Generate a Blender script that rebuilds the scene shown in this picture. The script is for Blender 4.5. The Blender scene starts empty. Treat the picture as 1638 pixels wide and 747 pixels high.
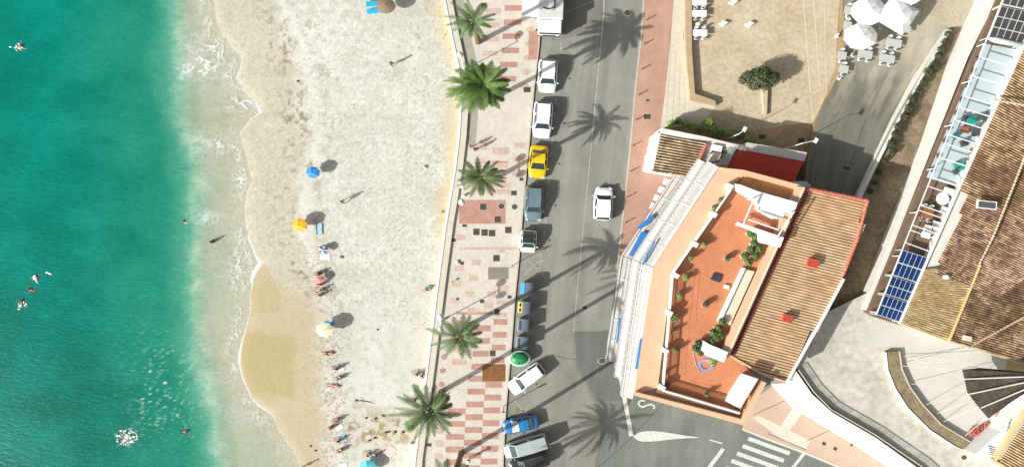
import bpy, bmesh, math, random
import numpy as np
from mathutils import Vector, Matrix
random.seed(7); rng = np.random.default_rng(5)
S = bpy.context.scene
COL = S.collection
# ---------------------------------------------------------------- camera
H = 90.0; PPM = 13.0; W0, H0 = 1638.0, 747.0
cam = bpy.data.cameras.new('camera'); camo = bpy.data.objects.new('camera', cam); COL.objects.link(camo)
camo.location = (0, 0, H); camo.rotation_euler = (0, 0, 0)
cam.sensor_fit = 'HORIZONTAL'; cam.sensor_width = 36; cam.lens = 18.0 / ((W0/2)/PPM/H)
cam.clip_start = 0.5; cam.clip_end = 3000
S.camera = camo
# ---------------------------------------------------------------- world and sun
AZ = math.radians(28); EL = math.radians(31)
w = bpy.data.worlds.new('World'); S.world = w; w.use_nodes = True
nt = w.node_tree; bg = nt.nodes['Background']; sky = nt.nodes.new('ShaderNodeTexSky')
sky.sky_type = 'NISHITA'; sky.sun_disc = False; sky.sun_elevation = EL
sky.sun_rotation = math.atan2(-math.cos(AZ), -math.sin(AZ)); sky.dust_density = 3.0; sky.air_density = 0.7
hs = nt.nodes.new('ShaderNodeHueSaturation'); hs.inputs['Saturation'].default_value = 0.2
nt.links.new(sky.outputs[0], hs.inputs['Color']); nt.links.new(hs.outputs[0], bg.inputs[0]); bg.inputs[1].default_value = 0.115
sl = bpy.data.lights.new('sun', 'SUN'); so = bpy.data.objects.new('sun', sl); COL.objects.link(so)
sl.energy = 5.0; sl.angle = math.radians(0.5); sl.color = (1.0, 0.98, 0.93)
so.rotation_euler = Vector((math.cos(EL)*math.cos(AZ), math.cos(EL)*math.sin(AZ), -math.sin(EL))).to_track_quat('-Z', 'Y').to_euler()
so.location = (-40, -20, 60)
S.view_settings.view_transform = 'Standard'; S.view_settings.look = 'None'
S.view_settings.exposure = 0.36; S.view_settings.gamma = 1; S.view_settings.use_curve_mapping = False
S.render.engine = 'CYCLES'
KEXP = 1.38     # how bright a level sunlit surface of base colour 1 shows
# ---------------------------------------------------------------- helpers
def lin(c):
    c = c/255.0
    return c/12.92 if c <= 0.04045 else ((c+0.055)/1.055)**2.4
def C(r, g, b, k=1.0):
    return tuple(min(0.86, lin(v)*k/KEXP) for v in (r, g, b))
GZ = [0.0]      # ground level of the part of the hillside being built
def P(px, py, z=0.0):
    f = (H-GZ[0]-z)/H/PPM
    return Vector(((px-W0/2)*f, (H0/2-py)*f, z))
MATS = {}
def mat(name, col, rough=0.8, var=0.12, scale=3.0, bump=0.0, metal=0.0, col2=None, spec=None, coat=0.0, fine=0.0, fscale=12.0):
    if name in MATS: return MATS[name]
    m = bpy.data.materials.new(name); m.use_nodes = True; n = m.node_tree; b = n.nodes['Principled BSDF']
    b.inputs['Roughness'].default_value = rough; b.inputs['Metallic'].default_value = metal
    if spec is not None: b.inputs['Specular IOR Level'].default_value = spec
    if coat: b.inputs['Coat Weight'].default_value = coat; b.inputs['Coat Roughness'].default_value = 0.05
    tc = n.nodes.new('ShaderNodeTexCoord'); nz = n.nodes.new('ShaderNodeTexNoise')
    nz.inputs['Scale'].default_value = scale; nz.inputs['Detail'].default_value = 6; nz.inputs['Roughness'].default_value = 0.65
    geo = n.nodes.new('ShaderNodeNewGeometry')
    n.links.new(geo.outputs['Position'], nz.inputs['Vector'])
    mr = n.nodes.new('ShaderNodeMapRange'); mr.inputs['From Min'].default_value = 0.3; mr.inputs['From Max'].default_value = 0.7
    n.links.new(nz.outputs['Fac'], mr.inputs['Value'])
    mx = n.nodes.new('ShaderNodeMix'); mx.data_type = 'RGBA'
    n.links.new(mr.outputs[0], mx.inputs['Factor'])
    c2 = col2 if col2 else tuple(min(0.87, v*(1+var)) for v in col)
    c1 = col if col2 else tuple(v*(1-var) for v in col)
    mx.inputs['A'].default_value = (*c1, 1); mx.inputs['B'].default_value = (*c2, 1)
    out = mx.outputs['Result']
    if fine:
        n2 = n.nodes.new('ShaderNodeTexNoise'); n2.inputs['Scale'].default_value = fscale; n2.inputs['Detail'].default_value = 4
        n.links.new(geo.outputs['Position'], n2.inputs['Vector'])
        m2 = n.nodes.new('ShaderNodeMapRange'); m2.inputs['From Min'].default_value = 0.3; m2.inputs['From Max'].default_value = 0.7
        m2.inputs['To Min'].default_value = 1-fine; m2.inputs['To Max'].default_value = 1+fine*0.6
        n.links.new(n2.outputs['Fac'], m2.inputs['Value'])
        ml = n.nodes.new('ShaderNodeVectorMath'); ml.operation = 'SCALE'
        n.links.new(out, ml.inputs[0]); n.links.new(m2.outputs[0], ml.inputs['Scale']); out = ml.outputs[0]
    n.links.new(out, b.inputs['Base Color'])
    if bump:
        bp = n.nodes.new('ShaderNodeBump'); bp.inputs['Distance'].default_value = bump; bp.inputs['Strength'].default_value = 1.0
        nb = n.nodes.new('ShaderNodeTexNoise'); nb.inputs['Scale'].default_value = scale*5; nb.inputs['Detail'].default_value = 4
        n.links.new(geo.outputs['Position'], nb.inputs['Vector'])
        n.links.new(nb.outputs['Fac'], bp.inputs['Height']); n.links.new(bp.outputs[0], b.inputs['Normal'])
    MATS[name] = m; return m
def attr_mat(name, rough=0.85, fine=0.15, fscale=9.0, bump=0.02, spec=0.3, speck=None):
    """base colour from a colour attribute of the mesh with fine grain on top"""
    m = bpy.data.materials.new(name); m.use_nodes = True; n = m.node_tree; b = n.nodes['Principled BSDF']
    b.inputs['Roughness'].default_value = rough; b.inputs['Specular IOR Level'].default_value = spec
    at = n.nodes.new('ShaderNodeVertexColor'); at.layer_name = 'col'
    geo = n.nodes.new('ShaderNodeNewGeometry')
    nz = n.nodes.new('ShaderNodeTexNoise'); nz.inputs['Scale'].default_value = fscale; nz.inputs['Detail'].default_value = 5; nz.inputs['Roughness'].default_value = 0.7
    n.links.new(geo.outputs['Position'], nz.inputs['Vector'])
    mr = n.nodes.new('ShaderNodeMapRange'); mr.inputs['From Min'].default_value = 0.3; mr.inputs['From Max'].default_value = 0.7
    mr.inputs['To Min'].default_value = 1-fine; mr.inputs['To Max'].default_value = 1+fine*0.6
    n.links.new(nz.outputs['Fac'], mr.inputs['Value'])
    ml = n.nodes.new('ShaderNodeVectorMath'); ml.operation = 'SCALE'
    n.links.new(at.outputs['Color'], ml.inputs[0]); n.links.new(mr.outputs[0], ml.inputs['Scale'])
    n.links.new(ml.outputs[0], b.inputs['Base Color'])
    if bump:
        bp = n.nodes.new('ShaderNodeBump'); bp.inputs['Distance'].default_value = bump
        n.links.new(nz.outputs['Fac'], bp.inputs['Height']); n.links.new(bp.outputs[0], b.inputs['Normal'])
    return m
def glassm(name, col, rough=0.08):
    return mat(name, col, rough, 0.05, 1.0, spec=0.8)

def tag(o, label=None, cat=None, group=None, kind=None):
    if label: o['label'] = label
    if cat: o['category'] = cat
    if group: o['group'] = group
    if kind: o['kind'] = kind
    return o
def thing(name, label, cat, loc=(0, 0, 0), rz=0, group=None):
    o = bpy.data.objects.new(name, None); COL.objects.link(o); o.empty_display_size = 0.3
    o.location = loc; o.rotation_euler = (0, 0, rz)
    return tag(o, label, cat, group)
class MB:
    def __init__(s, ox=None): s.v = []; s.f = []; s.M = Matrix.Identity(4)
    def add(s, vs, fs):
        b = len(s.v); s.v += [tuple(s.M @ Vector(v)) for v in vs]; s.f += [tuple(b+i for i in f) for f in fs]; return s
    def box(s, c, d, rz=0, tilt=None):
        hx, hy, hz = d[0]/2, d[1]/2, d[2]/2; R = Matrix.Rotation(rz, 3, 'Z')
        if tilt is not None: R = R @ tilt
        vs = [Vector(c)+R @ Vector((x*hx, y*hy, z*hz)) for z in (-1, 1) for x, y in ((-1, -1), (1, -1), (1, 1), (-1, 1))]
        return s.add(vs, [(3, 2, 1, 0), (4, 5, 6, 7), (0, 1, 5, 4), (1, 2, 6, 5), (2, 3, 7, 6), (3, 0, 4, 7)])
    def bar(s, a, b, wd, ht=None):
        """square bar from a to b"""
        ht = wd if ht is None else ht
        a = Vector(a); b = Vector(b); d = b-a; L = d.length; d.normalize()
        up = Vector((0, 0, 1)) if abs(d.z) < 0.95 else Vector((1, 0, 0))
        sd = d.cross(up).normalized(); u = sd.cross(d)
        vs = [p+sd*x*wd/2+u*y*ht/2 for p in (a, b) for x, y in ((-1, -1), (1, -1), (1, 1), (-1, 1))]
        return s.add(vs, [(3, 2, 1, 0), (4, 5, 6, 7), (0, 1, 5, 4), (1, 2, 6, 5), (2, 3, 7, 6), (3, 0, 4, 7)])
    def tube(s, pts, rad, n=8, cap=True):
        pts = [Vector(p) for p in pts]
        if not hasattr(rad, '__len__'): rad = [rad]*len(pts)
        vs = []; fs = []
        for i, p in enumerate(pts):
            d = (pts[min(i+1, len(pts)-1)]-pts[max(i-1, 0)]).normalized()
            up = Vector((0, 0, 1)) if abs(d.z) < 0.9 else Vector((1, 0, 0))
            a = d.cross(up).normalized(); b = a.cross(d)
            for k in range(n):
                t = 2*math.pi*k/n; vs.append(p+(a*math.cos(t)+b*math.sin(t))*rad[i])
        for i in range(len(pts)-1):
            for k in range(n):
                fs.append((i*n+k, i*n+(k+1) % n, (i+1)*n+(k+1) % n, (i+1)*n+k))
        if cap: fs.append(tuple(range(n))[::-1]); fs.append(tuple((len(pts)-1)*n+k for k in range(n)))
        return s.add(vs, fs)
    def lathe(s, prof, n=16, c=(0, 0, 0), sx=1, sy=1, rz=0):
        vs = []; fs = []; c = Vector(c)
        for r, z in prof:
            for k in range(n):
                t = 2*math.pi*k/n+rz; vs.append(c+Vector((r*math.cos(t)*sx, r*math.sin(t)*sy, z)))
        for i in range(len(prof)-1):
            for k in range(n): fs.append((i*n+k, i*n+(k+1) % n, (i+1)*n+(k+1) % n, (i+1)*n+k))
        if prof[0][0] > 1e-4: fs.append(tuple(range(n))[::-1])
        if prof[-1][0] > 1e-4: fs.append(tuple((len(prof)-1)*n+k for k in range(n)))
        return s.add(vs, fs)
    def prism(s, pts, z0, z1):
        """pts: world xy, z0/z1 numbers or lists"""
        n = len(pts); ar = sum(pts[i][0]*pts[(i+1) % n][1]-pts[(i+1) % n][0]*pts[i][1] for i in range(n))
        if ar < 0:
            pts = list(pts)[::-1]
            if hasattr(z1, '__len__'): z1 = list(z1)[::-1]
        z1 = z1 if hasattr(z1, '__len__') else [z1]*n
        vs = [(p[0], p[1], z0) for p in pts]+[(p[0], p[1], z1[i]) for i, p in enumerate(pts)]
        fs = [tuple(range(n))[::-1], tuple(range(n, 2*n))]+[(i, (i+1) % n, n+(i+1) % n, n+i) for i in range(n)]
        return s.add(vs, fs)
    def pprism(s, pts, z0, z1):
        """pixel outline measured at height z1"""
        if hasattr(z1, '__len__'): return s.prism([P(a, b, z)[:2] for (a, b), z in zip(pts, z1)], z0, z1)
        return s.prism([P(a, b, z1)[:2] for a, b in pts], z0, z1)
    def sheet(s, pts, z):
        ps = [P(a, b, z) for a, b in pts]; n = len(ps)
        ar = sum(ps[i][0]*ps[(i+1) % n][1]-ps[(i+1) % n][0]*ps[i][1] for i in range(n))
        if ar < 0: ps = ps[::-1]
        return s.add(ps, [tuple(range(n))])
    def band(s, pts, wpx, z0, z1):
        """wall of given px width along a px polyline (centre line at top height)"""
        ps = [P(a, b, z1) for a, b in pts]; hw = wpx/PPM/2; L = []; R = []
        for i, p in enumerate(ps):
            d0 = (ps[i]-ps[i-1]).normalized() if i else None; d1 = (ps[i+1]-ps[i]).normalized() if i < len(ps)-1 else None
            d = ((d0 or d1)+(d1 or d0)).normalized(); nn = Vector((-d.y, d.x, 0))
            k = 1/max(0.5, nn.dot(Vector((-(d1 or d0).y, (d1 or d0).x, 0))))
            L.append(p+nn*hw*k); R.append(p-nn*hw*k)
        n = len(ps)
        vs = [(q.x, q.y, z) for z in (z0, z1) for q in L+R]
        fs = []
        for i in range(n-1):
            a, b, c, d = i, i+1, n+i+1, n+i; o = 2*n
            fs += [(a+o, d+o, c+o, b+o)[::1], (a, b, c, d), (a, a+o, b+o, b), (d, c, c+o, d+o)]
        fs += [(0, n, n+2*n, 2*n), (n-1, 3*n-1, 4*n-1, 2*n-1)]
        return s.add(vs, fs)
    def build(s, name, m, parent=None, world=False, smooth=False, bevel=0, sub=0):
        off = Vector((0, 0, 0))
        if world:
            q = parent
            while q: off += q.location; q = q.parent
        me = bpy.data.meshes.new(name); me.from_pydata([(v[0]-off.x, v[1]-off.y, v[2]-off.z) for v in s.v], [], s.f)
        bm = bmesh.new(); bm.from_mesh(me); bmesh.ops.recalc_face_normals(bm, faces=bm.faces); bm.to_mesh(me); bm.free()
        me.materials.append(m)
        if smooth: me.polygons.foreach_set('use_smooth', [True]*len(me.polygons))
        o = bpy.data.objects.new(name, me); COL.objects.link(o)
        if parent: o.parent = parent
        if bevel:
            md = o.modifiers.new('bevel', 'BEVEL'); md.width = bevel; md.segments = 2; md.limit_method = 'ANGLE'
        if sub:
            md = o.modifiers.new('sub', 'SUBSURF'); md.levels = sub; md.render_levels = sub
        return o
def struct(name, mb, m, **k): return tag(mb.build(name, m, **k), kind='structure')
def copy_tree(o, parent=None):
    c = o.copy(); COL.objects.link(c)
    if parent: c.parent = parent
    for ch in [x for x in o.children]: copy_tree(ch, c)
    return c
ORD = ['first', 'second', 'third', 'fourth', 'fifth', 'sixth', 'seventh', 'eighth', 'ninth', 'tenth', 'eleventh', 'twelfth', 'thirteenth', 'fourteenth']
MARK = [0]
def raise_begin(g): GZ[0] = g; MARK[0] = set(o.name for o in COL.objects)
def raise_end():
    for o in COL.objects:
        if o.name not in MARK[0] and o.parent is None: o.location.z += GZ[0]
    GZ[0] = 0.0
# numpy value noise
def vnoise(x, y, seed=0):
    xi = np.floor(x).astype(np.int64); yi = np.floor(y).astype(np.int64); fx = x-xi; fy = y-yi
    fx = fx*fx*(3-2*fx); fy = fy*fy*(3-2*fy)
    def h(a, b):
        k = (a*374761393+b*668265263+seed*1442695041) & 0xffffffff
        k = ((k ^ (k >> 13))*1274126177) & 0xffffffff
        return ((k ^ (k >> 16)) & 0xffff)/65535.0
    return (h(xi, yi)*(1-fx)+h(xi+1, yi)*fx)*(1-fy)+(h(xi, yi+1)*(1-fx)+h(xi+1, yi+1)*fx)*fy
def fbm(x, y, seed=0, o=4):
    r = 0; a = 0.5; t = 0
    for i in range(o): r = r+a*vnoise(x*2**i, y*2**i, seed+i*17); t += a; a *= 0.55
    return r/t
def sstep(a, b, x):
    t = np.clip((x-a)/(b-a), 0, 1); return t*t*(3-2*t)
def lerp(a, b, t): return a+(b-a)*t[..., None]
def grid(name, gx, gy, zf, colf, m, alphaf=None):
    """sheet over photo-pixel coordinates gx, gy; zf(px,py)->z, colf(px,py)->rgb"""
    X, Y = np.meshgrid(gx, gy); Z = zf(X, Y)
    f = (H-Z)/H/PPM
    co = np.stack([(X-W0/2)*f, (H0/2-Y)*f, Z], -1).reshape(-1, 3)
    ny, nx = X.shape; idx = np.arange(nx*ny).reshape(ny, nx)
    q = np.stack([idx[1:, :-1], idx[1:, 1:], idx[:-1, 1:], idx[:-1, :-1]], -1).reshape(-1, 4)
    me = bpy.data.meshes.new(name); me.vertices.add(len(co)); me.vertices.foreach_set('co', co.ravel())
    me.loops.add(q.size); me.loops.foreach_set('vertex_index', q.ravel().astype(np.int32))
    me.polygons.add(len(q)); me.polygons.foreach_set('loop_start', np.arange(0, q.size, 4, dtype=np.int32))
    me.update(calc_edges=True); me.polygons.foreach_set('use_smooth', [True]*len(q))
    c = colf(X, Y); al = np.ones_like(X) if alphaf is None else alphaf(X, Y)
    ca = me.color_attributes.new('col', 'FLOAT_COLOR', 'POINT')
    ca.data.foreach_set('color', np.concatenate([c, al[..., None]], -1).astype(np.float32).ravel())
    me.materials.append(m); o = bpy.data.objects.new(name, me); COL.objects.link(o); return o
def axis(lo, a, b, hi, step):
    l = a-np.geomspace(1, a-lo+1, 14)[::-1][:-1]+0 if lo < a else []
    r = b+np.geomspace(1, hi-b+1, 14)[1:]
    return np.concatenate([l, np.arange(a, b+step, step), r+step])
def A3(*c): return np.array(C(*c))
def inpoly(X, Y, poly):
    r = np.zeros(X.shape, bool); n = len(poly)
    for i in range(n):
        x1, y1 = poly[i]; x2, y2 = poly[(i+1) % n]
        if y1 == y2: continue
        r ^= ((Y > min(y1, y2)) & (Y <= max(y1, y2)) & (X < x1+(Y-y1)*(x2-x1)/(y2-y1)))
    return r
# ================================================================ SETTING: sea, beach, road, pavements
SH = [(-3000, 343), (0, 343), (35, 347), (60, 360), (85, 380), (95, 388), (110, 386), (125, 380), (145, 392), (165, 410), (180, 419), (192, 400), (215, 385), (290, 405), (310, 396), (340, 392), (380, 398), (400, 406), (422, 419), (440, 408), (470, 402), (500, 400), (540, 390), (575, 384), (600, 388), (635, 402), (650, 420), (660, 436), (690, 450), (720, 470), (747, 482), (4000, 520)]
EDG = [(-3000, 290), (0, 290), (100, 284), (200, 298), (300, 322), (400, 312), (500, 316), (560, 322), (650, 342), (747, 350), (4000, 360)]
WET = [(-3000, 428), (0, 430), (80, 462), (150, 478), (230, 486), (290, 470), (380, 466), (450, 496), (530, 510), (600, 506), (747, 516), (4000, 530)]
WALL = [(-3000, 715), (0, 715), (60, 727), (110, 738), (160, 742), (220, 738), (270, 732), (360, 717), (450, 705), (560, 691), (690, 674), (747, 666), (4000, 600)]
KERB = [(-3000, 868), (0, 866), (72, 861), (150, 852), (230, 845), (300, 838), (400, 830), (480, 822), (560, 816), (650, 808), (747, 803), (4000, 760)]
def itp(tab, y): return np.interp(y, [a for a, b in tab], [b for a, b in tab])
SEA = -1.5
def shore(Y): return itp(SH, Y)+4*(fbm(Y/14.0, Y*0+3, 9)-0.5)
def sandz(X, Y):
    d = X-shore(Y)
    z = np.where(d > 0, SEA+np.clip(d, 0, 300)/300*0.75+np.clip(d, 0, 12)/12*0.06, SEA+np.clip(d, -900, 0)*0.004-0.02)
    return z+0.03*(fbm(X/9, Y/9, 4)-0.5)*(d > 20)
def sandc(X, Y):
    d = X-shore(Y); wy = itp(WET, Y)+30*(fbm(Y/22.0, X/30, 21)-0.5)
    n1 = fbm(X/40, Y/40, 1); n2 = fbm(X/7, Y/7, 2, 5); n3 = fbm(X/3.0, Y/3.0, 8, 3)
    dry = lerp(A3(211, 209, 195), A3(230, 229, 219), n1*1.3-0.15)
    wet = lerp(A3(200, 195, 172), A3(218, 213, 192), n1)
    smooth = A3(206, 191, 160)*np.ones_like(dry)
    bare = sstep(418, 470, Y-0.3*(X-400))*sstep(0, 1, d)
    wet = lerp(wet, smooth, bare)
    c = lerp(wet, dry, sstep(-20, 26, X-wy+10*(n2-0.5)))
    # second berm line
    wy2 = wy+26
    pebble = (sstep(0.50, 0.72, n2))*(0.35+0.65*sstep(0.35, 0.65, n1))
    zone = 1.15*np.exp(-((X-wy+8)/30.0)**2)*(1-0.85*bare)+0.30*(X > wy)
    c = lerp(c, A3(150, 136, 108)*np.ones_like(c), np.clip(pebble*zone*0.85, 0, 0.8))
    c = c*(1+0.46*(n3-0.5)*(1-0.8*bare))[..., None]
    # pale ridge just above the wet zone
    c = lerp(c, A3(234, 233, 222)*np.ones_like(c), 0.75*np.exp(-((X-wy-22)/8.0)**2)*(1-bare))
    c = lerp(c, A3(186, 178, 156)*np.ones_like(c), 0.5*np.exp(-((X-wy-38-10*n1)/6.0)**2)*(1-bare)*sstep(0.4, 0.6, n2))
    # darker damp patch
    wv = 16*(fbm(X/15, Y/15, 91)-0.5); pt = (1-sstep(466, 480, X+wv-0.06*(Y-580)))*sstep(526, 540, Y+wv)*(1-sstep(624, 642, Y-wv*1.3-0.05*(430-X)))*sstep(0, 4, d)
    c = lerp(c, A3(194, 178, 130)*np.ones_like(c), 0.85*pt)
    pt2 = inpoly(X+6*(n2-0.5), Y, [(405, 430), (425, 425), (450, 470), (447, 500), (405, 500), (402, 470)]).astype(float)
    c = lerp(c, A3(198, 180, 136)*np.ones_like(c), 0.6*pt2)
    # tan strip along the wall
    wl = itp(WALL, Y)-X
    st = (1-sstep(14, 34, wl+14*(n1-0.5)*2))*(1-0.8*sstep(340, 420, Y)+0.0)*(1-0.7*np.exp(-((Y-125)/30.0)**2))
    c = lerp(c, A3(214, 200, 164)*np.ones_like(c), np.clip(st, 0, 1)*0.85)
    # seaweed wrack and dark pebbles near the bottom right
    wr = np.exp(-((Y-690+0.06*(X-560))/26.0)**2)*sstep(520, 560, X)*(1-sstep(660, 680, X))
    c = lerp(c, A3(150, 120, 80)*np.ones_like(c), np.clip(wr*sstep(0.45, 0.7, n2)*0.9, 0, 0.8))
    c = lerp(c, A3(206, 184, 140)*np.ones_like(c), wr*0.35*(n1 > 0.4))
    # pebbled speckle over the dry sand
    sp = sstep(0.66, 0.78, fbm(X/2.2, Y/2.2, 44, 2))*sstep(0.35, 0.6, fbm(X/30, Y/30, 45))*(1-bare)*sstep(wy-60, wy, X)
    c = c*(1-0.32*sp)[..., None]
    ft = sstep(0.56, 0.70, fbm(X/4.0, Y/3.4, 46, 3))*sstep(0.38, 0.62, fbm(X/55, Y/55, 47))*(1-bare)*sstep(-30, 30, X-wy)
    c = lerp(c, A3(186, 184, 166)*np.ones_like(c), 0.42*ft)
    fz = np.exp(-((X-wy-25)/30.0)**2)*sstep(380, 420, Y)
    sp2 = sstep(0.52, 0.7, fbm(X/2.6, Y/2.6, 61, 3))*fz
    c = lerp(c, A3(140, 120, 92)*np.ones_like(c), sp2*0.6)
    return np.clip(c, 0.01, 0.85)
gy = axis(-2500, -40, 790, 3200, 1.7)
sand = grid('beach', axis(-60, 296, 745, 760, 1.6), gy, sandz, sandc, attr_mat('sand', 0.95, 0.16, 7.0, 0.04, 0.15))
tag(sand, kind='structure')
grid_sb = grid('seabed', np.array([-4000, -1500, -400, 0, 200, 298]), np.array([-2500, 0, 373, 747, 3200]), lambda X, Y: SEA-2.5+0*X, lambda X, Y: A3(170, 174, 140)*np.ones(X.shape+(3,)), attr_mat('seabed_sand', 0.95))
tag(grid_sb, kind='structure')
def foam(X, Y):
    d = X-shore(Y); n = fbm(X/16, Y/16, 31); wx = 9*(fbm(X/13, Y/13, 32)-0.5); wy_ = 9*(fbm(X/13, Y/13, 33)-0.5)
    f = np.zeros_like(X)
    # leading edge
    wid = 1.6+2.6*sstep(0.45, 0.75, fbm(Y/26, Y*0+1, 35))
    big = 5.5*np.exp(-((Y-178)/12.0)**2)+8*np.exp(-((Y-430)/20.0)**2)+3*np.exp(-((Y-585)/45.0)**2)+4*np.exp(-((Y-655)/12.0)**2)
    wid = wid+big
    edge = (1-sstep(0.45, 1.0, -d/wid))*(d <= 1)
    f = np.maximum(f, edge*(0.75+0.25*n))
    # frayed trail behind the edge
    rd = 1-np.abs(2*fbm((X+wx)/11, (Y+wy_)/11, 36, 3)-1)
    lace = sstep(0.80, 0.95, rd)
    def blob(cx, cy, rx, ry): return np.exp(-(((X-cx)/rx)**2+((Y-cy)/ry)**2))
    reg = blob(335, 85, 34, 38)+0.8*blob(310, 112, 22, 14)+0.9*blob(385, 165, 30, 22)+0.8*blob(350, 232, 36, 24)+0.7*blob(385, 290, 20, 22)+0.6*blob(345, 348, 34, 12)+0.8*blob(380, 430, 16, 45)+0.25*blob(360, 30, 26, 40)+0.5*blob(415, 665, 26, 20)+0.35*blob(380, 580, 40, 90)
    reg = np.clip(reg*1.15*(0.55+0.9*fbm(X/18, Y/18, 39)), 0, 1)*(d < 1)
    f = np.maximum(f, lace*reg*0.85)
    lace2 = sstep(0.88, 0.98, 1-np.abs(2*fbm((X+wx*2)/5.5, (Y+wy_*2)/5.5, 37, 3)-1))
    f = np.maximum(f, lace2*reg*0.6)
    f = np.maximum(f, 0.35*reg*sstep(0.42, 0.7, n))
    # swash fans running back from the tips of the waves, and a second thin line behind the edge
    for fx, fy, fr_ in ((412, 180, 70), (412, 428, 50), (404, 292, 45), (388, 112, 55), (430, 660, 40)):
        an = np.arctan2(Y-fy, -(X-fx)+1); rd_ = np.hypot(X-fx, Y-fy); st_ = sstep(0.60, 0.78, fbm(an*9+fy+0.03*rd_, rd_/38, 63, 3)); f = np.maximum(f, 0.8*st_*np.exp(-(rd_/fr_)**2)*(d < 0)*sstep(0, 6, -(X-fx)+6))
    d2_ = d+7+7*fbm(Y/17.0, X*0+2, 64); f = np.maximum(f, 0.65*np.exp(-(d2_/1.5)**2)*sstep(0.42, 0.6, fbm(X/9, Y/12, 65))*(Y < 420))
    f = np.maximum(f, 0.7*np.maximum(lace, lace2 if 'lace2' in dir() else 0)*np.exp(-((d+14)/16.0)**2)*(d < 0)*sstep(0.35, 0.6, fbm(X/20, Y/24, 66)))
    # swimmer's splash and sparkle
    s = sstep(0.62, 0.72, fbm(X/3.2, Y/3.2, 38, 3))*np.exp(-(((X-203)/16)**2+((Y-698)/10)**2))
    f = np.maximum(f, np.clip(s*1.5, 0, 1))
    return f
def seac(X, Y):
    d = X-shore(Y); e = X-itp(EDG, Y)+16*(fbm(X/30, Y/45, 51)-0.5)*1.5
    n = fbm(X/70, Y/50, 52); n2 = fbm((X+Y*0.3)/9, Y/3.5, 53, 4)
    deep = lerp(A3(0, 112, 96), A3(0, 140, 125), np.clip(n*1.3-0.1-0.0006*(Y-370), 0, 1))
    mid = lerp(A3(14, 128, 104), A3(44, 150, 124), n)
    c = lerp(deep, mid, sstep(-230, -40, e+60*(n-0.5)))
    c = lerp(c, A3(104, 180, 154)*np.ones_like(c), sstep(-60, 4, e)*0.85)
    c = lerp(c, A3(188, 208, 180)*np.ones_like(c), sstep(-26, 34, e+10*(n2-0.5)))
    c = c*(1+0.26*(n2-0.5)*(1-sstep(-20, 30, e)*0.7))[..., None]
    c = lerp(c, A3(208, 206, 176)*np.ones_like(c), 0.8*sstep(-60, -12, d+14*(n-0.5))*sstep(0, 40, e))
    # drifting sand cloud
    c = lerp(c, A3(190, 178, 128)*np.ones_like(c), 0.6*np.exp(-(((X-360)/40)**2+((Y-182)/16)**2)))
    mk_ = sstep(0.42, 0.72, fbm((X+12*n2)/26, Y/20, 56, 4))*sstep(-30, 10, e); c = lerp(c, A3(206, 218, 198)*np.ones_like(c), 0.55*mk_)
    rp_ = sstep(0.60, 0.80, fbm((X*0.8+Y*0.5)/3.4, (Y-X*0.25)/9.0, 57, 3))*np.exp(-(((X-275)/60)**2+((Y-620)/75)**2))
    c = lerp(c, A3(150, 214, 200)*np.ones_like(c), 0.7*rp_)  # brighter glitter ripples painted into the water colour
    f = foam(X, Y)
    sp_ = sstep(0.78, 0.84, vnoise(X/3.0, Y/1.7, 58))*sstep(0.4, 0.6, fbm(X/16, Y/16, 59))*np.exp(-(((X-270)/55)**2+((Y-610)/60)**2)); f = np.maximum(f, 0.9*sp_*(1-sstep(-60, -25, e)))  # sun sparkle painted as white flecks into the sea colour
    return np.clip(lerp(c, np.array([0.8, 0.8, 0.8])*np.ones_like(c), f), 0.0, 0.85)
def seaa(X, Y):
    d = X-shore(Y); e = X-itp(EDG, Y)+16*(fbm(X/30, Y/45, 51)-0.5)*1.5
    a = 1-0.45*sstep(-8, 30, e)-0.33*sstep(-60, 0, d)
    return np.maximum(a, foam(X, Y))
m = attr_mat('sea_water', 0.35, 0.10, 2.2, 0.0, 0.12); n = m.node_tree
b = n.nodes['Principled BSDF']; out = n.nodes['Material Output']
tr = n.nodes.new('ShaderNodeBsdfTransparent'); ms = n.nodes.new('ShaderNodeMixShader')
at = [x for x in n.nodes if x.type == 'VERTEX_COLOR'][0]
n.links.new(at.outputs['Alpha'], ms.inputs[0]); n.links.new(tr.outputs[0], ms.inputs[1]); n.links.new(b.outputs[0], ms.inputs[2]); n.links.new(ms.outputs[0], out.inputs[0])
geo = n.nodes.new('ShaderNodeNewGeometry'); mp = n.nodes.new('ShaderNodeMapping'); mp.inputs['Scale'].default_value = (0.7, 1.9, 1); mp.inputs['Rotation'].default_value = (0, 0, 0.25)
n.links.new(geo.outputs['Position'], mp.inputs[0])
wn = n.nodes.new('ShaderNodeTexNoise'); wn.inputs['Scale'].default_value = 1.4; wn.inputs['Detail'].default_value = 6; wn.inputs['Roughness'].default_value = 0.6
n.links.new(mp.outputs[0], wn.inputs['Vector'])
bp = n.nodes.new('ShaderNodeBump'); bp.inputs['Distance'].default_value = 0.055; n.links.new(wn.outputs['Fac'], bp.inputs['Height']); n.links.new(bp.outputs[0], b.inputs['Normal'])
b.inputs['Roughness'].default_value = 0.22
gxs = np.concatenate([-np.geomspace(30, 4000, 12)[::-1], np.arange(-20, 290, 4), np.arange(290, 522, 1.6)])
def seaz(X, Y):
    d = X-shore(Y)
    return np.where(d > 0, SEA-np.clip(d, 0, 40)*0.02, SEA+0.004)
tag(grid('sea', gxs, gy, seaz, seac, m, seaa), kind='structure')
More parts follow.
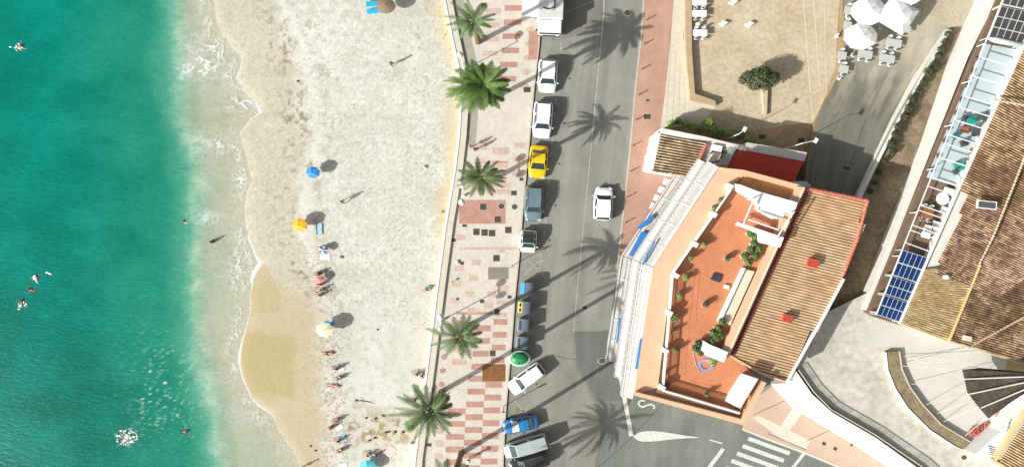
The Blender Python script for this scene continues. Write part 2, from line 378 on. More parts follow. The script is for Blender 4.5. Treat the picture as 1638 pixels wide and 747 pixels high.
# ---- road sheet
JUNC = [(918, 530), (978, 528), (1100, 640), (1700, 760), (1700, 900), (915, 900), (948, 755), (962, 690), (948, 640), (922, 585)]
TRUCK_SHADE = [(905, -60), (972, -60), (970, 42), (935, 50), (903, 62)]  # truck's cast shadow, painted as a darker tone into the asphalt
def roadc(X, Y):
    k = itp(KERB, Y); u = X-k; n1 = fbm(X/45, Y/45, 71); n2 = fbm(X/10, Y/25, 72); n3 = fbm(X/3, Y/3, 73, 3)
    c = lerp(A3(139, 139, 130), A3(168, 167, 157), n1)
    c = lerp(c, A3(176, 175, 162)*np.ones_like(c), 0.55*np.exp(-((u-168)/8.0)**2)*(Y < 520))
    c = lerp(c, A3(174, 172, 160)*np.ones_like(c), 0.35*np.exp(-((u-66)/9.0)**2)+0.3*np.exp(-((u-128)/7.0)**2)*(Y < 500))
    c = lerp(c, A3(170, 160, 136)*np.ones_like(c), 0.5*(u < 36)*(Y > 400)*sstep(0.3, 0.7, n2))
    c = lerp(c, A3(112, 110, 102)*np.ones_like(c), 0.4*(np.exp(-((u-100)/14.0)**2))*sstep(0.4, 0.7, n2))
    j = inpoly(X+2*(n3-0.5), Y+2*(n2-0.5), JUNC).astype(float)
    c = lerp(c, lerp(A3(112, 119, 114), A3(140, 147, 140), n1), j*0.9)
    j2 = inpoly(X, Y, [(918, 530), (1010, 526), (1010, 640), (955, 640), (925, 590)]).astype(float)
    c = lerp(c, A3(110, 111, 106)*np.ones_like(c), j2*0.55)
    c = lerp(c, A3(126, 124, 116)*np.ones_like(c), inpoly(X, Y, TRUCK_SHADE)*0.5)
    # alley: older asphalt and dirt
    al = sstep(1180, 1215, X)*(Y < 560)
    c = lerp(c, lerp(A3(112, 111, 100), A3(146, 143, 130), n1), al)
    c = lerp(c, A3(205, 196, 174)*np.ones_like(c), al*np.clip(1.5*np.exp(-(((X-1440)/75)**2+((Y-30)/75)**2)), 0, 0.9))
    st = fbm((X-k)/5.0, Y/120.0, 74, 4); oil = sstep(0.62, 0.78, fbm(X/9, Y/9, 75))*np.exp(-((u-22)/14.0)**2); pa = (vnoise(np.floor((X-k)/38)+.3, np.floor(Y/61)+.3, 76) > 0.72)*(Y < 700)
    return np.clip(c*(1+0.14*(n3-0.5)+0.18*(n2-0.5)+0.26*(st-0.5)-0.35*oil-0.07*pa)[..., None], 0.01, 0.8)
tag(grid('road', axis(740, 800, 1660, 5000, 3.0), axis(-2500, -30, 790, 3200, 3.0), lambda X, Y: 0*X, roadc, attr_mat('asphalt', 0.9, 0.13, 6.0, 0.01, 0.25)), kind='structure')
# ---- promenade slab with kerb, sea wall, tile inlay
M_prom = mat('promenade_tile', C(222, 214, 200), 0.8, 0.08, 0.6, fine=0.10, fscale=3.0)
M_pink = mat('pink_tile', C(196, 150, 134), 0.8, 0.16, 0.8, fine=0.12, fscale=4)
M_pinkd = mat('faded_pink_tile', C(214, 186, 172), 0.8, 0.14, 0.8, fine=0.1, fscale=4)
M_kerb = mat('kerb_stone', C(205, 196, 180), 0.85, 0.1, 2)
M_wallw = mat('whitewashed_wall', C(238, 236, 226), 0.8, 0.07, 1.0, fine=0.08, fscale=5)
M_cream = mat('cream_stone', C(222, 215, 196), 0.85, 0.08, 1.2, fine=0.08, fscale=5)
ys = [-700, -300, -60]+list(range(0, 748, 15))+[790, 1100, 1500]
mb = MB(); pr = [(itp(WALL, y)+6, y) for y in ys]+[(itp(KERB, y), y) for y in ys[::-1]]
mb.pprism(pr, -1.6, 0.13); struct('promenade', mb, M_prom)
mb = MB().band([(itp(KERB, y)+1.0, y) for y in ys], 2.4, -0.2, 0.15); struct('kerb', mb, M_kerb)
mb = MB().band([(itp(KERB, y)+3.6, y) for y in ys], 2.2, -0.2, 0.012); struct('gutter', mb, mat('gutter_dark', C(96, 90, 80), 0.9, 0.2, 3))
sw = thing('sea_wall', 'long cream retaining wall with a white coping between the beach and the promenade', 'wall', P(705, 373, -1))
MB().band([(itp(WALL, y)+1.2, y) for y in ys], 13.5, -1.9, 0.38).build('wall', M_cream, sw, world=True)
MB().band([(itp(WALL, y)-4.3, y) for y in ys], 3.6, -1.7, 0.44).build('coping', mat('white_coping', C(250, 250, 246), 0.7, 0.03, 2), sw, world=True)
# dull planting strip beside the wall
mb = MB()
for a, b in ((-300, 60), (60, 110), (160, 232)):
    yy = list(range(a, b+1, 12)); q = [(itp(WALL, y)+8.5, y) for y in yy]+[(itp(WALL, y)+(27 if b < 120 else 24), y) for y in yy[::-1]]
    mb.sheet(q, 0.133)
struct('grey_paving_strip', mb, mat('grey_paving', C(176, 172, 156), 0.9, 0.12, 1.5, fine=0.1))
# inlay rows: (u = px left of kerb)
def kx(y): return float(itp(KERB, y))
pk = MB(); pkd = MB()
def tl(m, y, u0, u1, h=9.4, round_=False, z=None):
    z = z if z else (0.136 if m is pk else 0.1385)+0.0002*random.random()
    x0 = kx(y)-u1; x1 = kx(y)-u0
    if round_:
        cx = (x0+x1)/2; m.sheet([(cx+(x1-x0)/2*math.cos(t*math.pi/6), y+h/2+h/2*math.sin(t*math.pi/6)) for t in range(12)], z)
    else: m.sheet([(x0, y), (x1, y), (x1, y+h), (x0, y+h)], z)
r = 0
for y in np.arange(590, 800, 10.2):                          # lower checkerboard, four columns
    for ci, (u0, u1) in enumerate(((8, 35), (35, 63), (63, 92))):
        if (r+ci) % 2 == 0:
            if y < 640 and ci == 2: continue
            tl(pk, y+ci*0.7, u0, u1)
    if y > 610 and r % 2 == 1: tl(pkd, y+2, 96, 109)
    r += 1
for i, y in enumerate(np.arange(510, 590, 20.4)):
    tl(pk, y, 8, 30); tl(pk, y+10.2, 34, 60); tl(pkd, y+3, 68, 92)
for y in (500, 480, 458): tl(pkd, y, 10, 28, 7)
for y, u in ((415, 60), (440, 62), (466, 64), (492, 60), (425, 86), (450, 88), (476, 88), (375, 88), (350, 30), (395, 22), (440, 18), (466, 30), (484, 34)): tl(pkd, y, u, u+14, 9)
for y in (566, 588, 610): tl(pk, y, 100, 110, 9, True)
tl(pkd, 395.5, 4, 96, 4); tl(pk, 499, 30, 90, 4)
tl(pk, 320, 28, 102, 38, z=0.1415)
for i, y in enumerate(np.arange(-330, 142, 11.3)):            # upper, worn part
    if i % 2 == 0: tl(pk, y, 30, 58, 9); tl(pkd, y+5, 64, 88, 8)
    else: tl(pkd, y, 8, 22, 10, True)
for y in (239, 261, 283): tl(pkd, y, 30, 56, 8)
for y in (228, 250, 272): tl(pkd, y, 6, 22, 9); tl(pk if y == 250 else pkd, y+8, 30, 56, 9); tl(pkd, y+4, 66, 84, 8)
for y in (292, 303): tl(pkd, y, 22, 60, 8)
tl(pk, 50, 2, 17, 46, z=0.1415)

struct('pink_tile_inlay', pk, M_pink); struct('faded_tile_inlay', pkd, M_pinkd)
# grates and covers in the promenade
M_iron = mat('cast_iron', C(84, 76, 62), 0.7, 0.25, 6)
M_rust = mat('rusty_plate', C(150, 100, 52), 0.75, 0.3, 2, fine=0.2)
def cover(x, y, sx, sy, m, label, cat='drain cover', rnd=False, z=0.13, rz=0, name='drain_cover', group='drain covers in the ground'):
    t = thing(name, label, cat, P(x, y, z), rz, group)
    if rnd: t.scale = (1, sy/sx, 1)
    hx, hy = sx/PPM/2, sy/PPM/2
    if rnd:
        MB().lathe([(hx, -0.02), (hx, 0.018), (hx*0.86, 0.018)], 20).build('frame', M_kerb, t); MB().lathe([(0, 0.014), (hx*0.84, 0.014), (hx*0.84, 0.026), (hx*0.4, 0.03), (0, 0.028)], 20).build('lid', m, t)
    else:
        MB().box((0, 0, 0), (hx*2+0.06, hy*2+0.06, 0.03)).build('frame', M_kerb if m != M_rust else M_rust, t)
        g = MB().box((0, 0, 0.006), (hx*2, hy*2, 0.03)); nb = max(2, int(hx*2/0.16))
        for i in range(nb): g.box((-hx+(i+0.5)*2*hx/nb, 0, 0.026), (2*hx/nb*0.5, hy*1.8, 0.012))
        g.build('lid', m, t)
    return t
cover(773, 331, 10, 10, M_iron, 'square dark grate at the top right of the pink tiled rectangle')
cover(796, 351, 10, 10, M_iron, 'square dark grate at the lower right corner of the pink tiled rectangle')
cover(762, 371, 10, 10, M_iron, 'left one of three square dark grates lying side by side')
cover(775, 372, 10, 10, M_iron, 'middle one of three square dark grates lying side by side')
cover(787, 373, 10, 10, M_iron, 'right one of three square dark grates lying side by side')
cover(813, 368, 10, 10, M_iron, 'square dark grate alone to the right of the row of three grates')
cover(802, 330, 11, 11, M_iron, 'round manhole cover on the promenade nearer the pink tiled rectangle', rnd=True, name='manhole_cover')
cover(823, 331, 10, 10, M_iron, 'round manhole cover on the promenade next to the kerb by the blue grey car', rnd=True, name='manhole_cover')
cover(822, 309, 9, 7, M_iron, 'dark grate on the promenade just above the two round manhole covers')
cover(834, 287, 6, 5, M_iron, 'tiny dark grate by the kerb below the yellow car')
cover(794, 413, 10, 10, M_iron, 'square dark grate above the wide grey metal plate')
cover(797, 437, 32, 19, mat('grey_plate', C(150, 148, 132), 0.6, 0.15, 3), 'wide grey metal floor plate in the promenade')
cover(815, 475, 6, 5, M_iron, 'tiny dark grate by the kerb beside the blue topped bin')
cover(771, 482, 7, 5, M_iron, 'tiny dark grate above the palm with thin blades in mid promenade')
cover(795, 499, 8, 9, M_iron, 'dark grate between the aloe like palm and the grey bins')
cover(788, 565, 9, 9, M_iron, 'dark grate just above the rusty brown plate')
cover(790, 596, 36, 27, M_rust, 'large rusty brown plate in the promenade by the white slanted car')
cover(843, 144, 11, 8, M_iron, 'brown grate by the kerb beside the topmost white car', name='drain_cover')
cover(774, 10, 9, 9, M_iron, 'brown grate among pink tiles near the topmost palm')
cover(774, 58, 5, 4, M_iron, 'tiny grate right below the topmost palm')
cover(686, 711, 8, 5, M_iron, 'black slot by the sea wall below the lowest big palm')
cover(740, 258, 6, 4, M_iron, 'small black slot by the sea wall left of the slender palm')
cover(743, 361, 7, 4, M_iron, 'small black slot by the sea wall below the pink tiled rectangle')
cover(726, 384, 6, 5, M_iron, 'small black slot by the sea wall above the little bird')
cover(739, 421, 6, 5, M_iron, 'small black slot by the sea wall beside the pale stone')
cover(732, 478, 4, 4, M_iron, 'tiny dark hole cover in a faded pink tile by the sea wall')
cover(1003, 21, 11, 11, M_iron, 'round manhole cover in the road at the top beside the red pavement', rnd=True, z=0.0, name='manhole_cover')
cover(935, 492, 11, 8, M_iron, 'round manhole cover in mid road above the dark asphalt patch', rnd=True, z=0.0, name='manhole_cover')
cover(963, 577, 14, 10, M_iron, 'round manhole cover inside the dark asphalt patch', rnd=True, z=0.0, name='manhole_cover')
cover(1035, 187, 11, 8, M_iron, 'square brown grate in the red pavement', z=0.12)
cover(1036, 161, 5, 4, M_iron, 'tiny dark grate in the red pavement above the square grate', z=0.12)
cover(1219, 219, 11, 7, M_iron, 'dark grate right of the hedge in the plaza', z=0.1)
cover(1281, 225, 11, 7, M_iron, 'dark grate below the street lamp arm in the plaza', z=0.1)
cover(1318, 709, 6, 5, M_iron, 'dark square plate on the beige pavement, left of a pair', z=0.12, rz=-0.4)
cover(1336, 717, 6, 5, M_iron, 'dark square plate on the beige pavement, right of a pair', z=0.12, rz=-0.4)
cover(1362, 711, 4, 4, M_iron, 'smallest dark square plate on the beige pavement near the ramp wall', z=0.12, rz=-0.4)
raise_begin(3.2)
cover(1542, 731, 10, 8, M_iron, 'round manhole cover on the pale yard below the curved stone wall', rnd=True, z=0.03, name='manhole_cover')
raise_end()
cover(1354, 269, 12, 7, M_iron, 'dark rectangular cover in the shaded alley', z=1.79)
# ---- road markings
M_mark = mat('road_paint', C(226, 228, 220), 0.7, 0.12, 2.5, fine=0.22, fscale=5)
M_markf = mat('worn_road_paint', C(190, 190, 178), 0.8, 0.15, 2.5, fine=0.3, fscale=4)
mk = MB(); mkf = MB()
def line(m, a, b, wpx, z=0.008):
    a = Vector(a); b = Vector(b); d = (b-a).normalized(); nn = Vector((-d.y, d.x))*wpx/2
    m.sheet([tuple(a+nn), tuple(b+nn), tuple(b-nn), tuple(a-nn)], z)
line(mkf, (968, -300), (966, 20), 2.2); line(mkf, (966, 20), (948, 210), 2.0); line(mkf, (948, 210), (936, 335), 1.3); line(mkf, (936, 335), (917, 530), 1.0)
line(mkf, (905, 20), (970, -6), 1.1)
line(mkf, (898, 70), (897, 82), 2)
for y in range(96, 420, 21):
    x = 894-(y-96)*0.083; line(mkf, (x, y), (x-0.8, y+9), 2)
for (a, b) in (((838, 410), (870, 440)), ((838, 440), (868, 412)), ((866, 400), (862, 440)), ((822, 640), (850, 668)), ((850, 645), (828, 668)), ((838, 420), (846, 412))): line(mkf, a, b, 1.2)
line(mk, (992, 598), (1010, 697), 6.5)
m_ = []
for t in np.linspace(0, 1, 14): m_.append((1012+108*t, 697-9.5*math.sin(math.pi*min(1, t*1.0)**0.62)*(1-t)**0.35+2*t))
for t in np.linspace(1, 0, 14)[1:-1]: m_.append((1012+108*t, 698+9.5*math.sin(math.pi*t**0.55)*(1-t)**0.9+2*t))
mk.sheet(m_, 0.008)
line(mk, (1135, 703), (1156, 709), 2)
line(mk, (1157, 717), (1131, 752), 6)
line(mk, (1157-26, 752), (1080, 830), 6)
line(mk, (1288, 722), (1268, 748), 5); line(mk, (1266, 752), (1240, 790), 5)
for i in range(8):
    x0, y0 = 1206-9*i, 688+11.8*i; L = 66
    if i == 0: x0 += 4
    line(mk, (x0, y0+1), (x0+L, y0+25), 6.5)
# letter S painted on the road by the building corner
s_pts = [(1023, 641), (1021, 647), (1027, 651), (1034, 648), (1041, 646), (1047, 649), (1046, 654)]
for a, b in zip(s_pts, s_pts[1:]): line(mk, a, b, 2.6)
for a, b in zip([(1023, 641), (1027, 640)], [(1027, 640), (1032, 641)]): line(mk, a, b, 2.2)
struct('road_markings', mk, M_mark); struct('worn_road_markings', mkf, M_markf)
ck = MB()
for pts in ([(1100, 610), (1050, 656), (1010, 700), (955, 749)], [(880, 566), (900, 572), (925, 575)], [(1300, 560), (1380, 470)]):
    for a, b in zip(pts, pts[1:]): line(ck, a, b, 0.9, 0.004)
struct('asphalt_joint', ck, mat('tar_joint', C(80, 80, 74), 0.8, 0.2, 4))
# ---- pavements on the land side
M_red = mat('red_paving', C(190, 146, 126), 0.85, 0.10, 0.35, col2=C(208, 168, 146), fine=0.12, fscale=6)
M_beige = mat('beige_pink_paving', C(212, 186, 164), 0.85, 0.07, 0.3, fine=0.06, fscale=5)
mb = MB().pprism([(1037, -600), (1078, -600), (1078, 0), (1072, 60), (1063, 160), (1058, 215), (1110, 270), (1110, 430), (1060, 520), (984, 520), (988, 440), (994, 380), (1003, 300), (1011, 220), (1019, 130), (1027, 60), (1031, 0)], -0.2, 0.12)
struct('red_pavement', mb, M_red)
mb = MB().band([(1031, -500), (1030, 0), (1026, 60), (1018, 130), (1010, 220), (1002, 300), (993, 380), (987, 440), (983, 520)], 2.2, -0.1, 0.14); struct('red_pavement_kerb', mb, M_kerb)
mb = MB().pprism([(1078, -600), (1098, -600), (1095, 20), (1093, 60), (1098, 100), (1104, 158), (1150, 166), (1120, 200), (1057, 205), (1064, 150), (1073, 60), (1078, 0)], -0.2, 0.16)
struct('cream_pavement', mb, mat('cream_paving', C(226, 216, 194), 0.85, 0.08, 0.5, fine=0.10, fscale=4))
mb = MB()
for dx in (0, 7, 14, 21): line(mb, (1074+dx, 60+dx*3), (1066+dx*1.4, 196), 0.7, 0.165)
struct('cream_pavement_joint', mb, mat('paving_joint', C(190, 180, 160), 0.9))
M_plaza = mat('plaza_stone', C(198, 178, 144), 0.9, 0.13, 0.25, fine=0.18, fscale=2.2, col2=C(220, 206, 178))
M_plazad = mat('plaza_brown_paving', C(192, 166, 124), 0.9, 0.18, 0.3, fine=0.2, fscale=2.2)
mb = MB().pprism([(1106, -600), (1420, -600), (1345, -20), (1339, 60), (1338, 104), (1318, 160), (1302, 196), (1262, 200), (1200, 210), (1110, 205), (1146, 168), (1112, 152), (1107, 80)], -0.2, 0.10)
struct('plaza', mb, M_plaza)
mb = MB().pprism([(1060, 204), (1106, 168), (1146, 169), (1175, 165), (1235, 190), (1302, 197), (1296, 250), (1060, 225)], -0.2, 0.085)
struct('plaza_lower_strip', mb, M_plazad)
mb = MB()
line(mb, (1282, -40), (1300, 196), 1.8, 0.107); line(mb, (1299, -40), (1311, 140), 1.6, 0.107); line(mb, (1317, -40), (1322, 160), 1.2, 0.107); line(mb, (1228, 188), (1316, 142), 1.3, 0.107)
struct('plaza_joint_lines', mb, mat('pale_joint', C(232, 216, 186), 0.9))
mb = MB().pprism([(1340, -120), (1352, 60), (1345, 120), (1312, 210), (1302, 196), (1338, 104), (1339, 60)], -0.2, 0.06); struct('plaza_edge_strip', mb, M_plazad)
# stone kerb wall of the plaza, bench wall
t = thing('plaza_wall', 'low tan stone wall with a bend along the left edge of the plaza', 'wall', P(1105, 80))
MB().pprism([(1096, -500), (1108, -500), (1107, 0), (1107, 80), (1112, 150), (1144, 161), (1146, 169), (1104, 160), (1099, 110), (1096, 60)], 0, 0.85).build('wall', mat('tan_stone', C(196, 172, 136), 0.9, 0.14, 1.2, fine=0.15), t, world=True, bevel=0.03)
t = thing('bench_wall', 'short pale stone bench wall casting a black shadow below the round tree', 'wall', P(1226, 160))
MB().pprism([(1218, 132), (1229, 132), (1227, 184), (1222, 183)], 0, 0.55).build('bench_block', mat('pale_stone', C(214, 198, 164), 0.9, 0.1, 2, fine=0.12), t, world=True, bevel=0.03)
# beige pavement below the building + ramps
mb = MB().pprism([(1188, 684), (1205, 640), (1255, 600), (1330, 662), (1400, 706), (1475, 760), (1560, 840), (1560, 900), (1440, 800), (1395, 768), (1290, 724), (1225, 700)], -0.2, 0.12)
struct('beige_pavement', mb, M_beige)
mb = MB().band([(1188, 686), (1225, 701), (1290, 725), (1395, 769), (1440, 800)], 3, -0.1, 0.14); struct('beige_pavement_kerb', mb, mat('pale_kerb', C(232, 224, 208), 0.85, 0.06))
mb = MB(); mb.sheet([(1204, 668), (1214, 664), (1296, 704), (1290, 718), (1256, 706)], 0.126); mb.sheet([(1276, 640), (1292, 650), (1258, 694), (1244, 688)], 0.130)
struct('pavement_pale_inlay', mb, mat('pale_inlay', C(228, 220, 204), 0.85, 0.06, 1, fine=0.08))
mb = MB(); line(mb, (1206, 663), (1272, 633), 1.0, 0.128); line(mb, (1290, 705), (1330, 686), 0.9, 0.128); line(mb, (1228, 693), (1290, 719), 1.2, 0.128)
struct('pavement_joint', mb, mat('dark_joint', C(120, 100, 84), 0.9))
# pale yard at lower right
raise_begin(3.2)
M_yard = mat('pale_yard', C(192, 188, 172), 0.9, 0.14, 0.22, fine=0.2, fscale=1.2, col2=C(230, 226, 214))
mb = MB().pprism([(1262, 590), (1322, 500), (1388, 468), (1392, 498), (1450, 520), (1700, 570), (2400, 700), (2400, 1400), (1700, 1400), (1560, 850), (1475, 752), (1400, 700), (1335, 655), (1275, 605)], -0.2, 0.03)
struct('pale_yard', mb, M_yard)
mb = MB().sheet([(1395, 510), (1440, 520), (1620, 572), (1640, 600), (1400, 556), (1385, 552)], 0.036); struct('yard_pale_band', mb, mat('yard_pale', C(216, 214, 204), 0.9, 0.06, 0.5, fine=0.06))
mb = MB(); arc = [(1438, 562), (1442, 590), (1455, 620), (1475, 648), (1505, 680), (1552, 708)]
mb.sheet(arc+[(1620, 660), (1600, 590), (1560, 580)], 0.040); struct('yard_inner_court', mb, mat('yard_court', C(222, 219, 208), 0.9, 0.05, 0.5, fine=0.06))
raise_end()
# dirt strip between the two low walls, rising towards the south
dz = lambda y: 0.05+1.9*max(0, min(1, (y-40)/200))
L_, R_ = [], []
for y in (44, 60, 90, 120, 150, 190, 230, 270, 310, 350, 400, 440, 470, 505):
    lx = np.interp(y, [44, 60, 76, 124, 190, 250, 312, 350, 440, 505], [1524, 1514, 1504, 1476, 1442, 1407, 1372, 1340, 1290, 1310]); rx = np.interp(y, [44, 92, 185, 280, 380, 505], [1572, 1548, 1511, 1473, 1433, 1386])
    L_.append(P(lx, y, dz(y))); R_.append(P(rx, y, dz(y)))
ldz = lambda Y: 1.75*np.clip((Y-125)/130.0, 0, 1)
ly = np.concatenate([np.arange(60, 352, 2.5)]); lu = np.linspace(0, 1, 46)
LXl = np.interp(ly, [60, 120, 160, 196, 240, 300, 352], [1345, 1343, 1322, 1306, 1296, 1288, 1284]); LXr = np.interp(ly, [60, 76, 124, 190, 250, 312, 352], [1506, 1496, 1468, 1434, 1404, 1372, 1352])
def lane_x(U, Y): return np.interp(Y, ly, LXl)*(1-U)+np.interp(Y, ly, LXr)*U
def lanec(U, Y):
    X = lane_x(U, Y); c = roadc(X, Y); s_ = fbm(U*16, Y/70.0, 81, 4)
    c = c*(1+0.5*(s_-0.5))[..., None]
    c = lerp(c, A3(206, 196, 172)*np.ones_like(c), sstep(0.52, 0.72, fbm(U*9, Y/40.0, 82))*0.5*(1-sstep(120, 240, Y)))
    return c*(1-0.35*np.exp(-((U-0.62-0.0004*(Y-200))/0.012)**2))[..., None]
_g = grid('lane', lu, ly, lambda U, Y: 0*U, lanec, bpy.data.materials['asphalt']); me = _g.data; U_, Y_ = np.meshgrid(lu, ly); Z_ = ldz(Y_)+0.024; X_ = lane_x(U_, Y_); f_ = (H-Z_)/H/PPM
me.vertices.foreach_set('co', np.stack([(X_-W0/2)*f_, (H0/2-Y_)*f_, Z_], -1).ravel().astype(np.float32)); me.update(); tag(_g, kind='structure')
mb = MB(); e_ = [P(float(x), float(y), float(ldz(np.array(float(y))))+0.03) for x, y in zip(LXl[24:], ly[24:])]
mb.add([p+Vector((dx, 0, 0)) for dx in (-.12, .12) for p in e_]+[Vector((p.x+dx, p.y, 0)) for dx in (-.12, .12) for p in e_], [(i, i+1, len(e_)+i+1, len(e_)+i) for i in range(len(e_)-1)]+[(i, i+2*len(e_), i+1+2*len(e_), i+1) for i in range(len(e_)-1)])
struct('lane_edge', mb, mat('lane_edge_stone', C(150, 132, 104), .9, .2, 1.5))
n_ = len(L_); mb = MB(); mb.add(L_+R_+[Vector((p.x, p.y, -.2)) for p in L_+R_], [(i, i+1, n_+i+1, n_+i) for i in range(n_-1)]+[(i, i+2*n_, i+1+2*n_, i+1) for i in range(n_-1)]+[(n_+i, n_+i+1, 3*n_+i+1, 3*n_+i) for i in range(n_-1)]+[(n_-1, 3*n_-1, 4*n_-1, 2*n_-1)])
struct('dirt_strip', mb, mat('dirt_ground', C(118, 103, 80), 0.95, 0.22, 0.35, bump=0.02, fine=0.3, fscale=3, col2=C(176, 158, 128)))
mb = MB().pprism([(1460, -200), (1640, -300), (1600, -40), (1560, 62), (1520, 45), (1470, 20)], -0.2, 0.016); struct('pale_dirt', mb, mat('pale_dirt', C(196, 184, 160), 0.95, 0.14, 0.5, fine=0.2, fscale=3))
# ---- walls
t = thing('low_wall', 'narrow whitewashed wall between the shaded alley and the dirt strip', 'wall', P(1450, 160))
cl = [(1519, 48), (1508, 66), (1472, 124), (1436, 190), (1407, 248), (1379, 306), (1372, 322)]
tp = [P(a-4.0, b-1, dz(b)+.5) for a, b in cl]+[P(a+4.0, b+1, dz(b)+.5) for a, b in cl[::-1]]
n_ = len(tp); MB().add([Vector((p.x, p.y, 0)) for p in tp]+tp, [tuple(range(n_, 2*n_))]+[(i, (i+1) % n_, n_+(i+1) % n_, n_+i) for i in range(n_)]).build('wall', M_wallw, t, world=True)
raise_begin(3.2)
t = thing('garden_wall', 'wide white wall along the dirt strip below the covered terraces', 'wall', P(1500, 240))
MB().band([(1612, -60), (1590, 0), (1545, 92), (1508, 185), (1470, 280), (1430, 380), (1386, 496)], 7, -3.2, 0.7).build('wall', M_wallw, t, world=True, bevel=0.03)
raise_end()
t = thing('ramp_wall', 'broad white curved wall sweeping from the orange building to the bottom edge', 'wall', P(1320, 650))
tl_ = [(1262, 592), (1272, 596), (1297, 632), (1329, 661), (1398, 701), (1476, 757), (1556, 832)]; bl_ = [(1232, 612), (1240, 622), (1266, 650), (1312, 678), (1378, 718), (1440, 760), (1520, 832)]
T1 = [P(a-5, b+4, 3.9) for a, b in tl_]; T2 = [P(a+2, b-2, 3.9) for a, b in tl_]; B1 = [P(a, b, .13) for a, b in bl_]; B2 = [Vector((p.x, p.y, 0)) for p in T2]
n_ = len(T1); q_ = B1+T1+T2+B2
MB().add(q_, [(k*n_+i, k*n_+i+1, (k+1)*n_+i+1, (k+1)*n_+i) for k in range(3) for i in range(n_-1)]+[(0, n_, 2*n_, 3*n_), (n_-1, 4*n_-1, 3*n_-1, 2*n_-1)]).build('wall', mat('bright_white_wall', C(250, 248, 242), 0.8, 0.04, 1), t, world=True)
raise_begin(3.2)
fn = thing('yard_railing', 'long dark railing with a pale handrail beside the curved ramp wall', 'railing', P(1332, 655))
rp = [(1277, 591), (1302, 627), (1330, 655), (1400, 695), (1478, 748), (1560, 826)]
mb = MB(); mb2 = MB()
for a, b in zip(rp, rp[1:]):
    A = P(*a, 1.0); B = P(*b, 1.0); mb.bar(A, B, 0.10, 0.05)
    A.z = B.z = 0.15; mb2.bar(A, B, 0.05); n_ = int((B-A).length/0.16)
    for i in range(n_+1):
        q = A.lerp(B, i/max(1, n_)); mb2.bar((q.x, q.y, 0.03), (q.x, q.y, 0.98), 0.07 if i % 12 == 0 else 0.035)
mb.build('handrail', mat('cream_rail', C(236, 224, 200), 0.6), fn, world=True); mb2.build('balusters', mat('black_iron', (0.02, 0.02, 0.02), 0.6), fn, world=True)
t = thing('curved_stone_wall', 'curved rough stone wall with pale edging round the court by the dark sail', 'wall', P(1450, 640))
outer = [(1420, 562), (1423, 590), (1435, 620), (1455, 651), (1490, 686), (1530, 712), (1545, 719)]
MB().pprism(outer+[(1552, 708), (1505, 680), (1475, 648), (1455, 620), (1442, 590), (1438, 562)], 0, 0.55).build('wall', mat('rough_stone', C(150, 136, 106), 0.95, 0.3, 1.0, bump=0.05, fine=0.3, fscale=3), t, world=True)
MB().band([(a-2.5, b+1.5) for a, b in outer], 1.6, 0, 0.58).build('outer_edging', M_wallw, t, world=True)
MB().band([(1439, 562), (1443, 590), (1456, 619), (1476, 647), (1506, 679), (1553, 707)], 1.6, 0, 0.60).build('inner_edging', M_cream, t, world=True)
raise_end()
